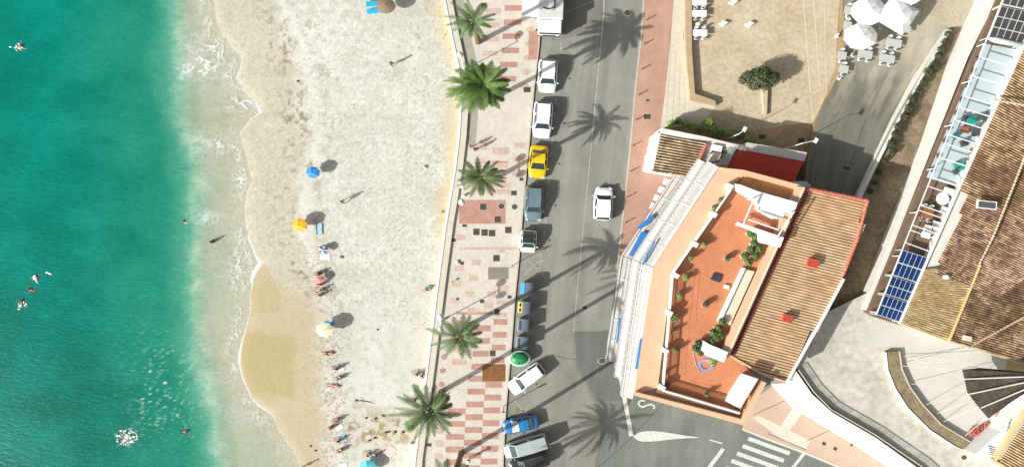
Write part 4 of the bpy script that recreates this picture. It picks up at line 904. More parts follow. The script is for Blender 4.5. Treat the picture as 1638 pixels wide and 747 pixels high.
# low greenery / dark gap strip is the terrace edge; solar arrays
M_sol = mat('solar_cell', C(20, 58, 110), 0.22, 0.25, 0.35, spec=0.7); M_sold = mat('dark_panel', C(84, 80, 78), 0.5, 0.3, 0.8, spec=0.4, fine=0.2)
def solar(y0, y1, rows, cols, m, label, zz=2.75, xo=6):
    t = thing('solar_array', label, 'solar panels', P(*edge(0, (y0+y1)/2), 0), 0, 'solar arrays on the terrace')
    q = [P(edge(0, y0)[0]+xo, y0, zz), P(edge(1, y0+12)[0]-2, y0+12, zz), P(edge(1, y1+12)[0]-2, y1+12, zz), P(edge(0, y1)[0]+xo, y1, zz)]
    fr_ = MB(); fr_.add(q+[p-UP*0.06 for p in q], [(0, 1, 2, 3), (7, 6, 5, 4), (0, 4, 5, 1), (1, 5, 6, 2), (2, 6, 7, 3), (3, 7, 4, 0)])
    for p in q: fr_.bar((p.x, p.y, ZT), p-UP*0.05, 0.08)
    fr_.build('frame', mat('alu_frame', C(226, 230, 232), 0.5), t, world=True)
    def bl(u, v): return (q[0]*(1-u)*(1-v)+q[1]*u*(1-v)+q[2]*u*v+q[3]*(1-u)*v)
    for r_ in range(rows):
        for c_ in range(cols):
            s = MB(); g = 0.07
            ps = [bl((c_+g)/cols, (r_+0.05)/rows), bl((c_+1-g)/cols, (r_+0.05)/rows), bl((c_+1-g)/cols, (r_+0.95)/rows), bl((c_+g)/cols, (r_+0.95)/rows)]
            s.add([p+UP*0.03 for p in ps]+[p+UP*0.004 for p in ps], [(0, 1, 2, 3), (0, 4, 5, 1), (1, 5, 6, 2), (2, 6, 7, 3), (3, 7, 4, 0)])
            s.build('panel', m, t, world=True)
solar(400, 440, 2, 5, M_sol, 'topmost solar array above the terrace corner, darkest blue'); solar(442, 470, 2, 5, M_sol, 'middle blue solar array at the end of the terrace'); solar(472, 503, 2, 5, M_sol, 'lowest blue solar array next to the pale yard')
solar(-28, 8, 1, 5, M_sold, 'dark panel array cut by the top edge of the picture'); solar(10, 60, 3, 5, M_sold, 'dark grey panel array above the pale blue terrace')
t = thing('parasol_cover', 'long folded white awning roll across the top of the pale blue terrace', 'awning', P(1600, 70))
MB().tube([P(1580, 63, 2.6), P(1590, 64, 2.7), P(1650, 76, 2.6)], [0.05, 0.35, 0.3], 8).build('roll', mat('pale_grey_cloth', C(206, 216, 218), 0.7), t, world=True, smooth=True)
raise_end()
# ================================================================ VEGETATION
M_leafs = [mat('palm_leaf', C(62, 84, 40), 0.6, 0.35, 2.0, col2=C(112, 130, 70)), mat('palm_leaf_pale', C(52, 82, 42), 0.6, 0.35, 2.0, col2=C(128, 150, 88)), mat('palm_leaf_green', C(40, 88, 38), 0.6, 0.35, 1.6, col2=C(118, 142, 52))]
M_brown = mat('dead_frond', C(132, 104, 66), 0.85, 0.3, 3)
M_trunk = mat('palm_trunk', C(132, 110, 84), 0.9, 0.3, 4, bump=0.03)
def frond(mb, o, az, el, L, wl, droop, rr, thick=0.10, nl=20):
    """arched rachis with leaflets"""
    o = Vector(o); d = Vector((math.cos(az), math.sin(az), 0)); sd = Vector((-d.y, d.x, 0)); pts = []
    n = 9; x = 0; z = 0; e = el
    for i in range(n+1):
        pts.append(o+d*x+UP*z); x += L/n*math.cos(e); z += L/n*math.sin(e); e -= droop/n
    mb.tube(pts, [0.045*(1-i/(n+1.5)) for i in range(n+1)], 4, cap=False)
    for i in range(nl):
        t = 0.14+0.86*i/nl; f = t*n; k = min(n-1, int(f)); p = pts[k].lerp(pts[k+1], f-k); tg = (pts[k+1]-pts[k]).normalized()
        ll = wl*math.sin(math.pi*min(1, 0.2+t*0.85))**0.6*rr.uniform(0.8, 1.15)
        for s in (-1, 1):
            fold = 0.45
            dr = (sd*s*0.75+tg*0.75-UP*0.1+Vector((0, 0, fold*0.5*rr.random()))).normalized()
            tip = p+dr*ll-UP*ll*0.15; w_ = tg*thick
            mb.add([p-w_*0.5, p+w_*0.5, p+dr*ll*0.55+w_*0.45, tip, p+dr*ll*0.55-w_*0.45], [(0, 1, 2, 3, 4)])
def palm(bx, by, cx, cy, h, R, nf, mi, label, seed, z0=0.13, bias=None, n_brown=3, wl=0.5, nl=20, thick=0.11):
    rr = random.Random(seed); base = P(bx, by, z0); crown = P(cx, cy, h)
    t = thing('palm_tree', label, 'palm tree', base, 0, 'palm trees along the promenade')
    d = crown-base; d.x /= 1.3; n = 14; pts = []; rad = []
    for i in range(n+1):
        s = i/n; pts.append((d.x*s**1.3, d.y*s**1.3, (h-z0)*s)); rad.append((0.27-0.09*s+0.10*max(0, 0.08-s)*6)*(1.06 if i % 2 else 0.97))
    pts.append((d.x, d.y, h-z0+0.25)); rad.append(0.08)
    MB().tube(pts, rad, 10).build('trunk', M_trunk, t, smooth=True)
    t.scale = (1.3, 1, 1)
    mb = MB(); c = Vector((d.x, d.y, h-z0+0.1))
    for i in range(nf):
        az = 2*math.pi*(i*0.381966)+rr.uniform(-0.15, 0.15); lev = i/nf
        if bias is not None:      # wind from the land: more and longer fronds on the sea side
            a = (az-bias+math.pi) % (2*math.pi)-math.pi
            if abs(a) > 1.9 and rr.random() < 0.35: az = bias+rr.uniform(-1.3, 1.3); a = az-bias
            L = R*(1.08-0.13*abs(a))*rr.uniform(0.85, 1.12)
        else: L = R*rr.uniform(0.85, 1.1)
        frond(mb, c, az, 0.95-1.25*lev, L*1.08, wl*rr.uniform(0.85, 1.1), 1.0+0.5*rr.random(), rr, thick, nl)
    mb.build('crown', M_leafs[mi], t)
    if n_brown:
        mb = MB()
        for i in range(n_brown): frond(mb, c-UP*0.35, 0.75+rr.uniform(-0.3, 0.5), -0.25-0.2*i, R*0.85, 0.3, 0.9, rr, 0.10, 16)  # a few drooping brown fronds on one side of the crown
        mb.build('dead_fronds', M_brown, t)
    return t
palm(765, 68, 758, 36, 10.0, 2.6, 20, 1, 'topmost palm, thin grey green blades, above the bushy green palm', 11, n_brown=3, wl=0.42, nl=16, bias=2.7)
palm(780, 163, 774, 138, 11.0, 3.4, 46, 2, 'largest bushiest bright green palm between a lamp and the topmost white car', 12, bias=3.0, n_brown=1, wl=0.62, nl=22)
palm(774, 295, 769, 284, 9.4, 2.4, 24, 0, 'small slender green palm just above the pink tiled rectangle', 13, n_brown=1, wl=0.42, nl=18)
palm(747, 522, 738, 538, 11.5, 2.9, 24, 1, 'pale palm with stiff blades left of the grey bins', 14, bias=3.1, n_brown=3, wl=0.5, nl=16)
palm(706, 626, 690, 656, 16.2, 3.2, 30, 1, 'dark green palm reaching over the sea wall above the black slot', 15, bias=3.3, n_brown=3, wl=0.5, nl=18)
palm(738, 724, 720, 770, 15.5, 2.7, 24, 1, 'palm cut off by the bottom edge with only some blades showing', 16, n_brown=3, wl=0.5, nl=16)
palm(756, 796, 742, 850, 11.0, 3.4, 30, 0, 'palm just below the picture casting its crown shadow on the road', 17, n_brown=1)
def leafball(mb, c, r, n, rr, size=0.16, flat=1.0):
    for i in range(n):
        while True:
            v = Vector((rr.uniform(-1, 1), rr.uniform(-1, 1), rr.uniform(-1, 1)))
            if 0.25 < v.length < 1: break
        v = v.normalized()*(v.length**0.5)*(0.82+0.25*math.sin(v.x*7+v.y*5+r*9)*math.cos(v.y*6+v.z*4))
        p = Vector(c)+Vector((v.x*r[0], v.y*r[1], v.z*r[2])); nrm_ = (v+Vector((rr.uniform(-.6, .6), rr.uniform(-.6, .6), rr.uniform(-.2, .8)))).normalized()
        a = nrm_.orthogonal().normalized(); b = nrm_.cross(a); th = rr.uniform(0, 6.28); a, b = a*math.cos(th)+b*math.sin(th), b*math.cos(th)-a*math.sin(th)
        s = size*rr.uniform(0.6, 1.3); mb.add([p-a*s, p-b*s*0.45, p+a*s, p+b*s*0.45], [(0, 1, 2, 3)])
def _r(r): return sum(r)
class RV(tuple):
    def __mul__(s, o): return sum(s)*o
def shrub(name, label, cat, px, py, z0, rx, ry, h, n, m, group=None, size=0.14, stem=True, seed=1, world_z=None):
    rr = random.Random(seed); b = P(px, py, z0); t = thing(name, label, cat, b, 0, group)
    mb = MB(); leafball(mb, (0, 0, h*0.6), RV((rx, ry, h*0.45)), n, rr, size); mb.build('crown' if 'tree' in name else 'foliage', m, t)
    s = MB()
    for k in range(4):
        a = rr.uniform(0, 6.28); s.tube([(0, 0, 0), (math.cos(a)*rx*.25, math.sin(a)*ry*.25, h*0.3), (math.cos(a)*rx*.55, math.sin(a)*ry*.55, h*0.62)], [0.05+0.02*h, 0.04, 0.02], 5)
    s.build('trunk' if 'tree' in name else 'stem', M_trunk, t)
    return t
G_dark = mat('dark_foliage', C(62, 76, 44), 0.6, 0.4, 2.5, col2=C(100, 112, 66)); G_bright = mat('bright_foliage', C(84, 128, 40), 0.6, 0.3, 2.5, col2=C(168, 190, 84)); G_mid = mat('mid_foliage', C(70, 104, 44), 0.6, 0.35, 2.5, col2=C(120, 146, 74)); G_hedge = mat('hedge_foliage', C(48, 58, 34), 0.7, 0.4, 2, col2=C(86, 92, 56))
# round tree in the plaza : several lobes
rr = random.Random(4); b = P(1206, 132, 0.1); t = thing('clipped_tree', 'dense dark green clipped tree with an oval crown in the plaza', 'tree', b)
mb = MB()
for (x, y, z, r) in ((0, 0, 2.5, 1.25), (-1.05, .05, 2.3, .95), (1.05, -.05, 2.35, 1.0), (.5, -.45, 2.1, .9), (-.5, -.45, 2.1, .85), (.45, .4, 2.4, .9), (-.4, .4, 2.2, .8), (1.5, .2, 2.1, .55), (-1.6, -.1, 2.0, .55)): leafball(mb, (x*1.25, y*1.3, z), RV((r*1.2, r*1.15, r*.8)), int(1100*r*r), rr, 0.13)
mb.build('crown', G_dark, t)
s = MB().tube([(0, 0, 0), (.05, 0, .8), (0, 0, 1.6)], [.16, .13, .1], 8)
for a in range(5): s.tube([(0, 0, 1.3), (math.cos(a*1.25)*.6, math.sin(a*1.25)*.5, 2.0), (math.cos(a*1.25)*1.1, math.sin(a*1.25)*.9, 2.5)], [.07, .05, .02], 5)
s.build('trunk', M_trunk, t)
hd = [(1070, 200, .5), (1082, 197, .45), (1093, 201, .5), (1104, 205, .5), (1116, 210, .5), (1129, 199, .8), (1136, 210, .75), (1142, 217, .7), (1156, 215, .55), (1168, 221, .6), (1180, 219, .65), (1192, 228, .5), (1202, 231, .4)]
for i, (x, y, r) in enumerate(hd):
    shrub('hedge_shrub', f'{ORD[i]} shrub from the left in the bright green row behind the low annex', 'shrub', x, y, 0.1, r, r*.9, 1.5+r, int(500*r*r)+160, (G_bright, G_mid, G_bright)[i % 3], 'shrubs behind the low annex', 0.13, seed=40+i)
dh = [(1508, 58, .5), (1503, 70, .5), (1497, 82, .55), (1493, 92, .5), (1486, 108, .75), (1478, 118, .8), (1470, 134, .5), (1462, 148, .65), (1452, 160, .7), (1446, 176, .75), (1440, 188, .7), (1430, 204, .65), (1424, 216, .6), (1418, 232, .7), (1420, 244, .55), (1407, 258, .4), (1398, 276, .45), (1392, 292, .4), (1384, 306, .45)]
NTH = ORD+['fifteenth', 'sixteenth', 'seventeenth', 'eighteenth', 'nineteenth']
for i, (x, y, r) in enumerate(dh):
    shrub('hedge_shrub', f'{NTH[i]} dark shrub from the top in the row beside the narrow whitewashed wall', 'shrub', x+4, y, dz(y), r, r*1.05, 0.8+r*.5, int(420*r*r)+120, G_hedge, 'dark shrubs along the narrow wall', 0.12, seed=70+i)
# potted plants on the terrace
M_pot = mat('white_pot', C(236, 232, 224), 0.6, 0.04); ZF = T-SL+0.03
pots = [(1128, 487, .42, 1, 'round pot plant alone in mid terrace below the hatch'), (1163, 413, .40, 1, 'round pot plant between the hatch and the big planter'), (1126, 391, .38, 0, 'bushy plant at the railing, second pier from the top'), (1152, 320, .32, 2, 'plant at the railing nearest the top corner of the terrace'), (1142, 332, .30, 2, 'plant at the railing just above the topmost side pier'), (1104, 412, .34, 2, 'plant at the railing halfway between two upper piers'), (1097, 444, .42, 0, 'leafy plant at the bend of the terrace railing'), (1086, 472, .40, 0, 'round pot plant just below the bend of the railing'), (1078, 508, .60, 0, 'brightest and widest leafy plant at the railing'), (1075, 530, .28, 2, 'small plant at the railing below the widest plant'), (1081, 559, .36, 2, 'plant beside the lower side pier of the railing'), (1067, 613, .40, 1, 'dark plant in the lower left corner of the terrace'), (1064, 596, .18, 2, 'tiny plant in a white pot above the lower left corner'), (1129, 630, .3, 2, 'sparse dry plant at the lower railing, left one'), (1172, 645, .3, 2, 'sparse dry plant at the lower railing beside the white slab')]
for i, (x, y, r, mi, lab) in enumerate(pots):
    b = P(x, y, ZF+0.5); t = thing('potted_plant', lab, 'potted plant', (b.x, b.y, ZF), 0, 'potted plants on the roof terrace')
    k = max(.22, r*.8); MB().lathe([(k*.7, 0), (k, .42), (k*1.05, .45), (k*.9, .45), (k*.88, .4), (0, .4)], 12).build('pot', M_pot, t, smooth=False)
    rr = random.Random(i); mb = MB(); leafball(mb, (0, 0, .75), RV((r, r, .35+.2*(mi == 2))), int(420*r*r)+110, rr, 0.11); mb.tube([(0, 0, .38), (0, 0, .8)], .03, 5); mb.build('foliage', (G_bright, G_dark, G_mid)[mi], t)
for i, (pts, lab, nm) in enumerate(([[(1199, 374), (1206, 379), (1199, 400), (1208, 410), (1190, 410), (1213, 398), (1196, 420), (1205, 390)], 'large leafy planter group beside the white canopy of the terrace', 'planter'], [[(1140, 532), (1148, 524), (1138, 545), (1154, 514), (1145, 540), (1152, 536)], 'large leafy planter group above the white counter', 'planter'], [[(1116, 550), (1120, 562), (1112, 556)], 'small leafy group left of the white counter beside the hose', 'planter'], [[(1140, 578)], 'little green plant tucked below the white counter', 'planter'])):
    b = P(*pts[0], ZF); t = thing(nm, lab, 'planter', b, 0, 'planted groups on the terrace')
    tr_ = MB(); mb = MB(); rr = random.Random(i+90)
    for (x, y) in pts:
        q = P(x, y, ZF+0.5)-b; tr_.box((q.x, q.y, .2), (.55, .5, .4), rz=.4); leafball(mb, (q.x, q.y, .8), RV((.5, .48, .42)), 260, rr, 0.13)
    tr_.build('trough', M_cream, t); mb.build('foliage', (G_mid, G_mid, G_dark, G_bright)[i], t)
t = shrub('beach_shrub', 'small bright green shrub under the palm at the foot of the sea wall', 'shrub', 658, 678, -0.9, .75, .9, 1.2, 420, mat('fresh_green', C(60, 140, 84), 0.6, 0.3, 2.5, col2=C(120, 180, 100)), None, .13, seed=5)
shrub('beach_shrub', 'tiny green shrub on the beach against the sea wall near two sandals', 'shrub', 708, 339, -0.9, .2, .2, .4, 60, G_bright, None, .08, seed=6)
raise_begin(3.2)
shrub('terrace_plant', 'green plant in the upper right corner of the pale blue terrace', 'plant', 1628, 78, ZT, .55, .3, 1.2, 160, G_mid, None, .11, seed=8)
shrub('terrace_plant', 'dark plant at the upper left corner of the pale blue terrace', 'plant', 1590, 70, ZT, .45, .3, 1.0, 140, G_hedge, None, .11, seed=9)
for i, y in enumerate((96, 116, 138, 160, 182, 206, 226, 250, 272)):
    a = edge(0, y); shrub('planter_grass', f'{ORD[i]} grey grassy tuft from the top between the garden wall and the pale blue floor', 'plant', a[0]-1, a[1], ZT, .22, .4, .5, 70, mat('grey_grass', C(112, 106, 92), 0.8, 0.3, 3), 'grassy tufts along the terrace edge', .1, seed=100+i)
raise_end()
# ================================================================ VEHICLES
M_tyre = mat('tyre_rubber', (0.015, 0.015, 0.015), 0.9); M_rim = mat('alloy_rim', (0.35, 0.35, 0.36), 0.35, metal=0.7)
M_cglass = mat('car_glass', (0.018, 0.035, 0.038), 0.12, 0.1, 1.0, spec=0.7); M_black = mat('black_plastic', (0.02, 0.02, 0.02), 0.6)
M_hl = mat('headlight_glass', (0.6, 0.62, 0.64), 0.15, spec=0.8); M_tl = mat('taillight_red', (0.4, 0.02, 0.02), 0.3)
def paint(name, c, rough=0.3): return mat('paint_'+name, c, rough, 0.03, 1.5, coat=0.6)
def car(px, py, head, L, Wd, pm, label, name='parked_car', style='suv', hgt=1.5, roofm=None, group='cars parked along the kerb', rails=False, glassroof=False):
    """head = heading angle in degrees of the nose in the world (0 = right, 90 = up)"""
    t = thing(name, label, 'car', P(px, py, 0.7).xy.to_3d(), math.radians(head)-math.pi/2, group)
    # local frame: nose towards +y
    st = {'suv': dict(hood=.95, belt=.98, fb=.24, ft=.12, rt=-.40, rb=-.47, tail=1.0), 'sedan': dict(hood=.82, belt=.92, fb=.22, ft=.06, rt=-.24, rb=-.36, tail=.94),
          'estate': dict(hood=.90, belt=.95, fb=.24, ft=.13, rt=-.41, rb=-.48, tail=.98), 'smart': dict(hood=.95, belt=1.0, fb=.27, ft=.10, rt=-.36, rb=-.44, tail=1.0), 'van': dict(hood=1.05, belt=1.15, fb=.34, ft=.22, rt=-.46, rb=-.49, tail=1.15)}[style]
    hw = Wd/2; secs = [(-.5, .62, .62), (-.492, .80, st['tail']-.12), (-.46, .94, st['tail']-.02), (-.36, 1.0, st['tail']), (-.1, 1.0, st['belt']), (.12, 1.0, st['belt']), (st['fb']+.03, .985, st['hood']+.03), (.36, .94, st['hood']-.04), (.43, .86, st['hood']-.12), (.475, .72, st['hood']-.24), (.5, .50, .52)]
    vs = []; fs = []; ring = [(-.80, .22), (-.97, .30), (-1.0, .52), (-.985, .80), (-.90, 1.0), (-.45, 1.045), (0, 1.055), (.45, 1.045), (.90, 1.0), (.985, .80), (1.0, .52), (.97, .30), (.80, .22)]
    for (y, wf, zt) in secs:
        for (x, z) in ring:
            zz = z*zt if z >= .5 else z
            vs.append((x*hw*wf, y*L, zz))
    k = len(ring)
    for i in range(len(secs)-1):
        for j in range(k): fs.append((i*k+j, i*k+(j+1) % k, (i+1)*k+(j+1) % k, (i+1)*k+j))
    fs.append(tuple(range(k))); fs.append(tuple((len(secs)-1)*k+j for j in range(k))[::-1])
    body = MB().add(vs, fs).build('body', pm, t, smooth=True, sub=1)
    # cabin shell
    zb = st['belt']-.04; fb, ft, rt, rb = (st['fb']+.015)*L, (st['ft']-.015)*L, st['rt']*L, st['rb']*L; wb, wr = hw*.90, hw*.72
    if style == 'van': wr = hw*.80
    def fr(y, wdt, z): return [(-wdt, y, z), (wdt, y, z)]
    q = fr(fb, wb*.94, zb)+fr(ft, wr*.92, hgt-.06)+fr((ft+rt)/2, wr, hgt)+fr(rt, wr*.93, hgt-.05)+fr(rb, wb*.92, zb)
    midb = [(-wb, (fb+rb)/2, zb), (wb, (fb+rb)/2, zb)]
    sv = q+midb
    MB().add(sv, [(0, 1, 3, 2), (2, 3, 5, 4), (4, 5, 7, 6), (6, 7, 9, 8), (0, 2, 4, 10), (4, 6, 8, 10), (1, 11, 5, 3), (5, 11, 9, 7)]).build('cabin', pm, t, smooth=False, bevel=0.04)
    def panel(nm, pts, m, s=.86, off=.02, parent=t):
        pts = [Vector(p) for p in pts]; c = sum(pts, Vector())/len(pts); n_ = (pts[1]-pts[0]).cross(pts[2]-pts[0]).normalized()
        if n_.dot(c-Vector((0, (fb+rb)/2, zb))) < 0: n_ = -n_
        ps = [c+(p-c)*s+n_*off for p in pts]; m_ = len(ps)
        return MB().add(ps+[p-n_*0.03 for p in ps], [tuple(range(m_)), tuple(range(m_, 2*m_))[::-1]]+[(i, i+m_, (i+1) % m_+m_, (i+1) % m_) for i in range(m_)]).build(nm, m, parent)
    panel('windscreen', [q[0], q[1], q[3], q[2]], M_cglass, .9)
    panel('rear_window', [q[6], q[7], q[9], q[8]], M_cglass, .86)
    for s in (0, 1):
        panel('side_window', [q[0+s], q[2+s], q[4+s], midb[s]], M_cglass, .80); panel('side_window', [midb[s], q[4+s], q[6+s], q[8+s]], M_cglass, .80)
    rm = roofm or pm
    rp_ = [(-wr*.9, ft*.97, hgt-.05), (wr*.9, ft*.97, hgt-.05), (wr*.95, (ft+rt)/2, hgt+.0), (wr*.90, rt*.98, hgt-.045), (-wr*.90, rt*.98, hgt-.045), (-wr*.95, (ft+rt)/2, hgt+.0)]
    MB().add([(x, y, z+.035) for x, y, z in rp_]+[(x*1.04, y*1.01, z-.02) for x, y, z in rp_], [(0, 1, 2, 5), (5, 2, 3, 4)]+[(i, i+6, (i+1) % 6+6, (i+1) % 6) for i in range(6)]).build('roof', rm, t)
    if glassroof: MB().box((0, (ft+rt)/2+.1, hgt+.045), (wr*1.3, (ft-rt)*.62, .02)).build('sunroof', M_cglass, t)
    if rails:
        for s in (-1, 1): MB().tube([(s*wr*.96, ft*.8, hgt+.02), (s*wr*.99, (ft+rt)/2, hgt+.09), (s*wr*.96, rt*.95, hgt+.02)], .025, 6).build('roof_rail', M_rim, t)
    for s in (-1, 1):
        for y in (.31*L, -.31*L):
            o = Vector((s*hw*.90, y, .32)); w_ = MB().lathe([(.14, -.10), (.32, -.10), (.33, 0), (.32, .10), (.14, .10)], 18)
            R_ = Matrix.Rotation(math.pi/2, 4, 'Y'); w_.v = [tuple(R_ @ Vector(v)+o) for v in w_.v]; wh = w_.build('wheel', M_tyre, t)
            r_ = MB().lathe([(.0, .105), (.2, .09), (.2, -.09), (0, -.105)], 12); r_.v = [tuple(R_ @ Vector(v)+o) for v in r_.v]; r_.build('rim', M_rim, wh)
        MB().box((s*hw*.66, .468*L, st['hood']*.78-.02), (hw*.36, .18, .12), rz=-s*.45).build('headlight', M_hl, t)
        MB().box((s*hw*.78, -.488*L, .78), (hw*.24, .09, .16), rz=s*.3).build('taillight', M_tl, t)
        MB().box((s*hw*1.07, fb*.86, zb+.10), (.20, .12, .13), rz=s*.2).build('mirror', pm, t, bevel=.02)
    MB().box((0, .497*L, .42), (hw*1.1, .05, .2)).build('grille', M_black, t); MB().box((0, -.5*L, .45), (.5, .03, .12)).build('number_plate', M_hl, t)
    return t
PW = paint('white', (0.80, 0.82, 0.82)); PG = paint('greyblue', C(116, 136, 146), .3); PY = paint('yellow', C(250, 206, 20)); PB = paint('blue', C(44, 132, 196)); PS = paint('silver', C(186, 196, 194), .35); PK = paint('black', (0.03, 0.03, 0.032), .25)
car(876, 122, -93, 4.15, 2.38, PW, 'topmost white parked car right behind the white truck, silver roof rails', style='suv', hgt=1.55, rails=True)
car(868, 192, -94, 4.55, 2.38, PW, 'longer white estate car parked between the topmost white car and the yellow car', style='estate', hgt=1.5, rails=True)
car(861, 259, -95, 4.05, 2.32, PY, 'bright yellow car parked at the kerb', style='sedan', hgt=1.42)
car(854, 325, -93, 4.35, 2.32, PG, 'grey blue estate car parked behind the yellow car', style='estate', hgt=1.5, rails=True)
car(845, 386, -93, 2.75, 2.07, PW, 'tiny white two seater car with a black roof', style='smart', hgt=1.52, roofm=M_black, glassroof=True)
car(965, 326, 87, 4.05, 2.38, PW, 'white car with a black windscreen driving up the middle of the road', name='driving_car', style='estate', hgt=1.5, group=None)
car(842, 606, 216, 4.85, 2.1, PW, 'bright white car parked slanted beside the green bottle bank', style='estate', hgt=1.48)
car(832, 679, 191, 4.45, 1.8, PB, 'bright blue car parked slanted with its nose to the promenade', style='sedan', hgt=1.45)
car(841, 713, 197, 5.6, 1.95, PS, 'long silver van parked slanted below the blue car', style='van', hgt=1.95, group='cars parked along the kerb')
car(846, 741, 197, 5.0, 1.95, PK, 'black car with silver roof rails cut by the bottom edge', style='estate', hgt=1.55, rails=True)
# market truck
t = thing('market_truck', 'white sales truck at the top edge with an open side flap over the promenade', 'truck', (P(881, 20, 0)), math.radians(-2))
c = P(881, 20, 2.7)-P(881, 20, 0); cx_, cy_ = c.x, c.y
W_ = 3.05
MB().box((cx_, .95, 1.65), (W_, 5.0, 2.1)).build('cargo_box', M_white, t, bevel=.05)
MB().box((cx_, .95, 2.73), (W_-.1, 4.9, .06)).build('roof', mat('dirty_white', C(226, 230, 222), .6, .08, 1.2, fine=.15, fscale=4), t)
MB().box((cx_+.12, .45, 2.86), (.5, 1.25, .24), rz=.05).build('roof_unit', M_shut, t, bevel=.03)
s = MB(); s.bar((cx_-.9, -.35, 2.8), (cx_-.2, -.5, 2.8), .12); s.bar((cx_-.25, -.45, 2.82), (cx_+.4, -.3, 2.82), .10); s.bar((cx_+.42, -.35, 2.82), (cx_+.42, 1.3, 2.82), .10); s.bar((cx_-.3, 1.35, 2.8), (cx_+.4, 1.3, 2.8), .08); s.build('roof_pipe', M_black, t)
MB().box((cx_, -2.35, 1.55), (W_*.93, 1.5, 1.5)).build('cab', M_white, t, bevel=.14)
MB().box((cx_, -3.05, 1.75), (W_*.80, .25, .55), tilt=Matrix.Rotation(.35, 3, 'X')).build('windscreen', M_cglass, t)
MB().box((cx_, -3.0, .75), (W_*.9, .3, .45)).build('bumper', M_black, t, bevel=.05)
for s in (-1, 1):
    MB().box((cx_+s*1.55, -2.75, 1.75), (.22, .14, .4)).build('mirror', M_black, t)
    MB().box((cx_+s*1.0, -3.12, .95), (.4, .1, .2)).build('headlight', M_hl, t)
    for y in (-2.3, 2.2):
        w_ = MB().lathe([(.16, -.14), (.42, -.14), (.44, 0), (.42, .14), (.16, .14)], 18); R_ = Matrix.Rotation(math.pi/2, 4, 'Y'); o = Vector((cx_+s*1.28, y, .44)); w_.v = [tuple(R_ @ Vector(v)+o) for v in w_.v]
        wh = w_.build('wheel', M_tyre, t); r_ = MB().lathe([(0, .15), (.24, .12), (.24, -.12), (0, -.15)], 12); r_.v = [tuple(R_ @ Vector(v)+o) for v in r_.v]; r_.build('rim', M_rim, wh)
x0 = cx_-W_/2
s = MB(); ps = [(x0-.02, 3.4, 2.66), (x0-1.85, 3.4, 2.5), (x0-1.9, -1.35, 2.5), (x0-.02, -1.45, 2.66)]
s.add([(x, y, z+.05) for x, y, z in ps]+ps, [(0, 1, 2, 3), (7, 6, 5, 4), (0, 4, 5, 1), (1, 5, 6, 2), (2, 6, 7, 3), (3, 7, 4, 0)]); s.build('side_flap', M_white, t)
MB().box((x0-.15, .9, 1.15), (.35, 4.2, .06)).build('counter', M_rim, t)
s = MB()
for y in (-1.2, 3.2): s.tube([(x0, y, 1.6), (x0-1.4, y, 2.5)], .03, 6)
s.build('gas_strut', M_rim, t)
# ---------------------------------------------------------------- bins
def bin_(px, py, m, lidm, label, holes=None, yellow=False):
    t = thing('waste_container', label, 'container', P(px, py, 0.7).xy.to_3d(), math.radians(-4), 'waste containers at the kerb')
    w_, d_ = 1.55, 1.45; s = MB()
    s.add([(-w_/2*.86, -d_/2*.86, .15), (w_/2*.86, -d_/2*.86, .15), (w_/2*.86, d_/2*.86, .15), (-w_/2*.86, d_/2*.86, .15), (-w_/2, -d_/2, 1.3), (w_/2, -d_/2, 1.3), (w_/2, d_/2, 1.3), (-w_/2, d_/2, 1.3)], [(3, 2, 1, 0), (4, 5, 6, 7), (0, 1, 5, 4), (1, 2, 6, 5), (2, 3, 7, 6), (3, 0, 4, 7)]).build('body', m, t, bevel=.05)
    # curved lid, hinge on the right (road) side
    vs = []; n_ = 8
    for i in range(n_+1):
        a = math.pi*i/n_; x = -w_/2*1.03*math.cos(a); z = 1.3+.32*math.sin(a)
        vs += [(x, -d_/2*1.03, z), (x, d_/2*1.03, z)]
    fs = [(2*i, 2*i+2, 2*i+3, 2*i+1) for i in range(n_)]+[tuple(range(0, 2*n_+2, 2))[::-1], tuple(range(1, 2*n_+3, 2)), (0, 1, 2*n_+1, 2*n_)]
    lid = MB().add(vs, fs).build('lid', m, t)
    if yellow:
        MB().add([(-.80, -.62, 1.42), (-.28, -.62, 1.63), (-.28, .62, 1.63), (-.80, .62, 1.42), (-.80, -.62, 1.34), (-.28, -.62, 1.55), (-.28, .62, 1.55), (-.80, .62, 1.34)], [(0, 1, 2, 3), (7, 6, 5, 4), (0, 4, 5, 1), (1, 5, 6, 2), (2, 6, 7, 3), (3, 7, 4, 0)]).build('flap', lidm, t)
        hh = MB()
        for y in (-.3, .3): hh.lathe([(.19, 0), (.19, .03), (0, .03)], 12, c=(-.5, y, 1.565), rz=0)
        hh.build('opening', M_black, t)
    elif lidm is not m:
        MB().add([(-.82, -.66, 1.42), (-.30, -.66, 1.65), (-.30, .66, 1.65), (-.82, .66, 1.42), (-.82, -.66, 1.34), (-.30, -.66, 1.57), (-.30, .66, 1.57), (-.82, .66, 1.34)], [(0, 1, 2, 3), (7, 6, 5, 4), (0, 4, 5, 1), (1, 5, 6, 2), (2, 6, 7, 3), (3, 7, 4, 0)]).build('flap', lidm, t)
    else:
        MB().box((-.45, 0, 1.60), (.26, 1.1, .04), tilt=Matrix.Rotation(-.35, 3, 'Y')).build('opening', M_black, t)
    for sx in (-1, 1):
        for sy_ in (-1, 1): MB().tube([(sx*.55, sy_*.5-.04, .09), (sx*.55, sy_*.5+.04, .09)], .09, 10).build('castor', M_tyre, t)
    for sy_ in (-1, 1): MB().tube([(.1, sy_*.80, 1.0), (.1, sy_*.72, 1.0)], .07, 8).build('lifting_pin', M_rim, t)
M_bg = mat('container_grey', C(112, 128, 140), .5, .12, 2); M_bb = mat('container_blue', C(40, 150, 214), .45, .08, 2); M_by = mat('container_yellow', C(250, 214, 30), .45, .08, 2)
bin_(843, 461, M_bg, M_bb, 'grey waste container with a bright blue flap, topmost in the row')
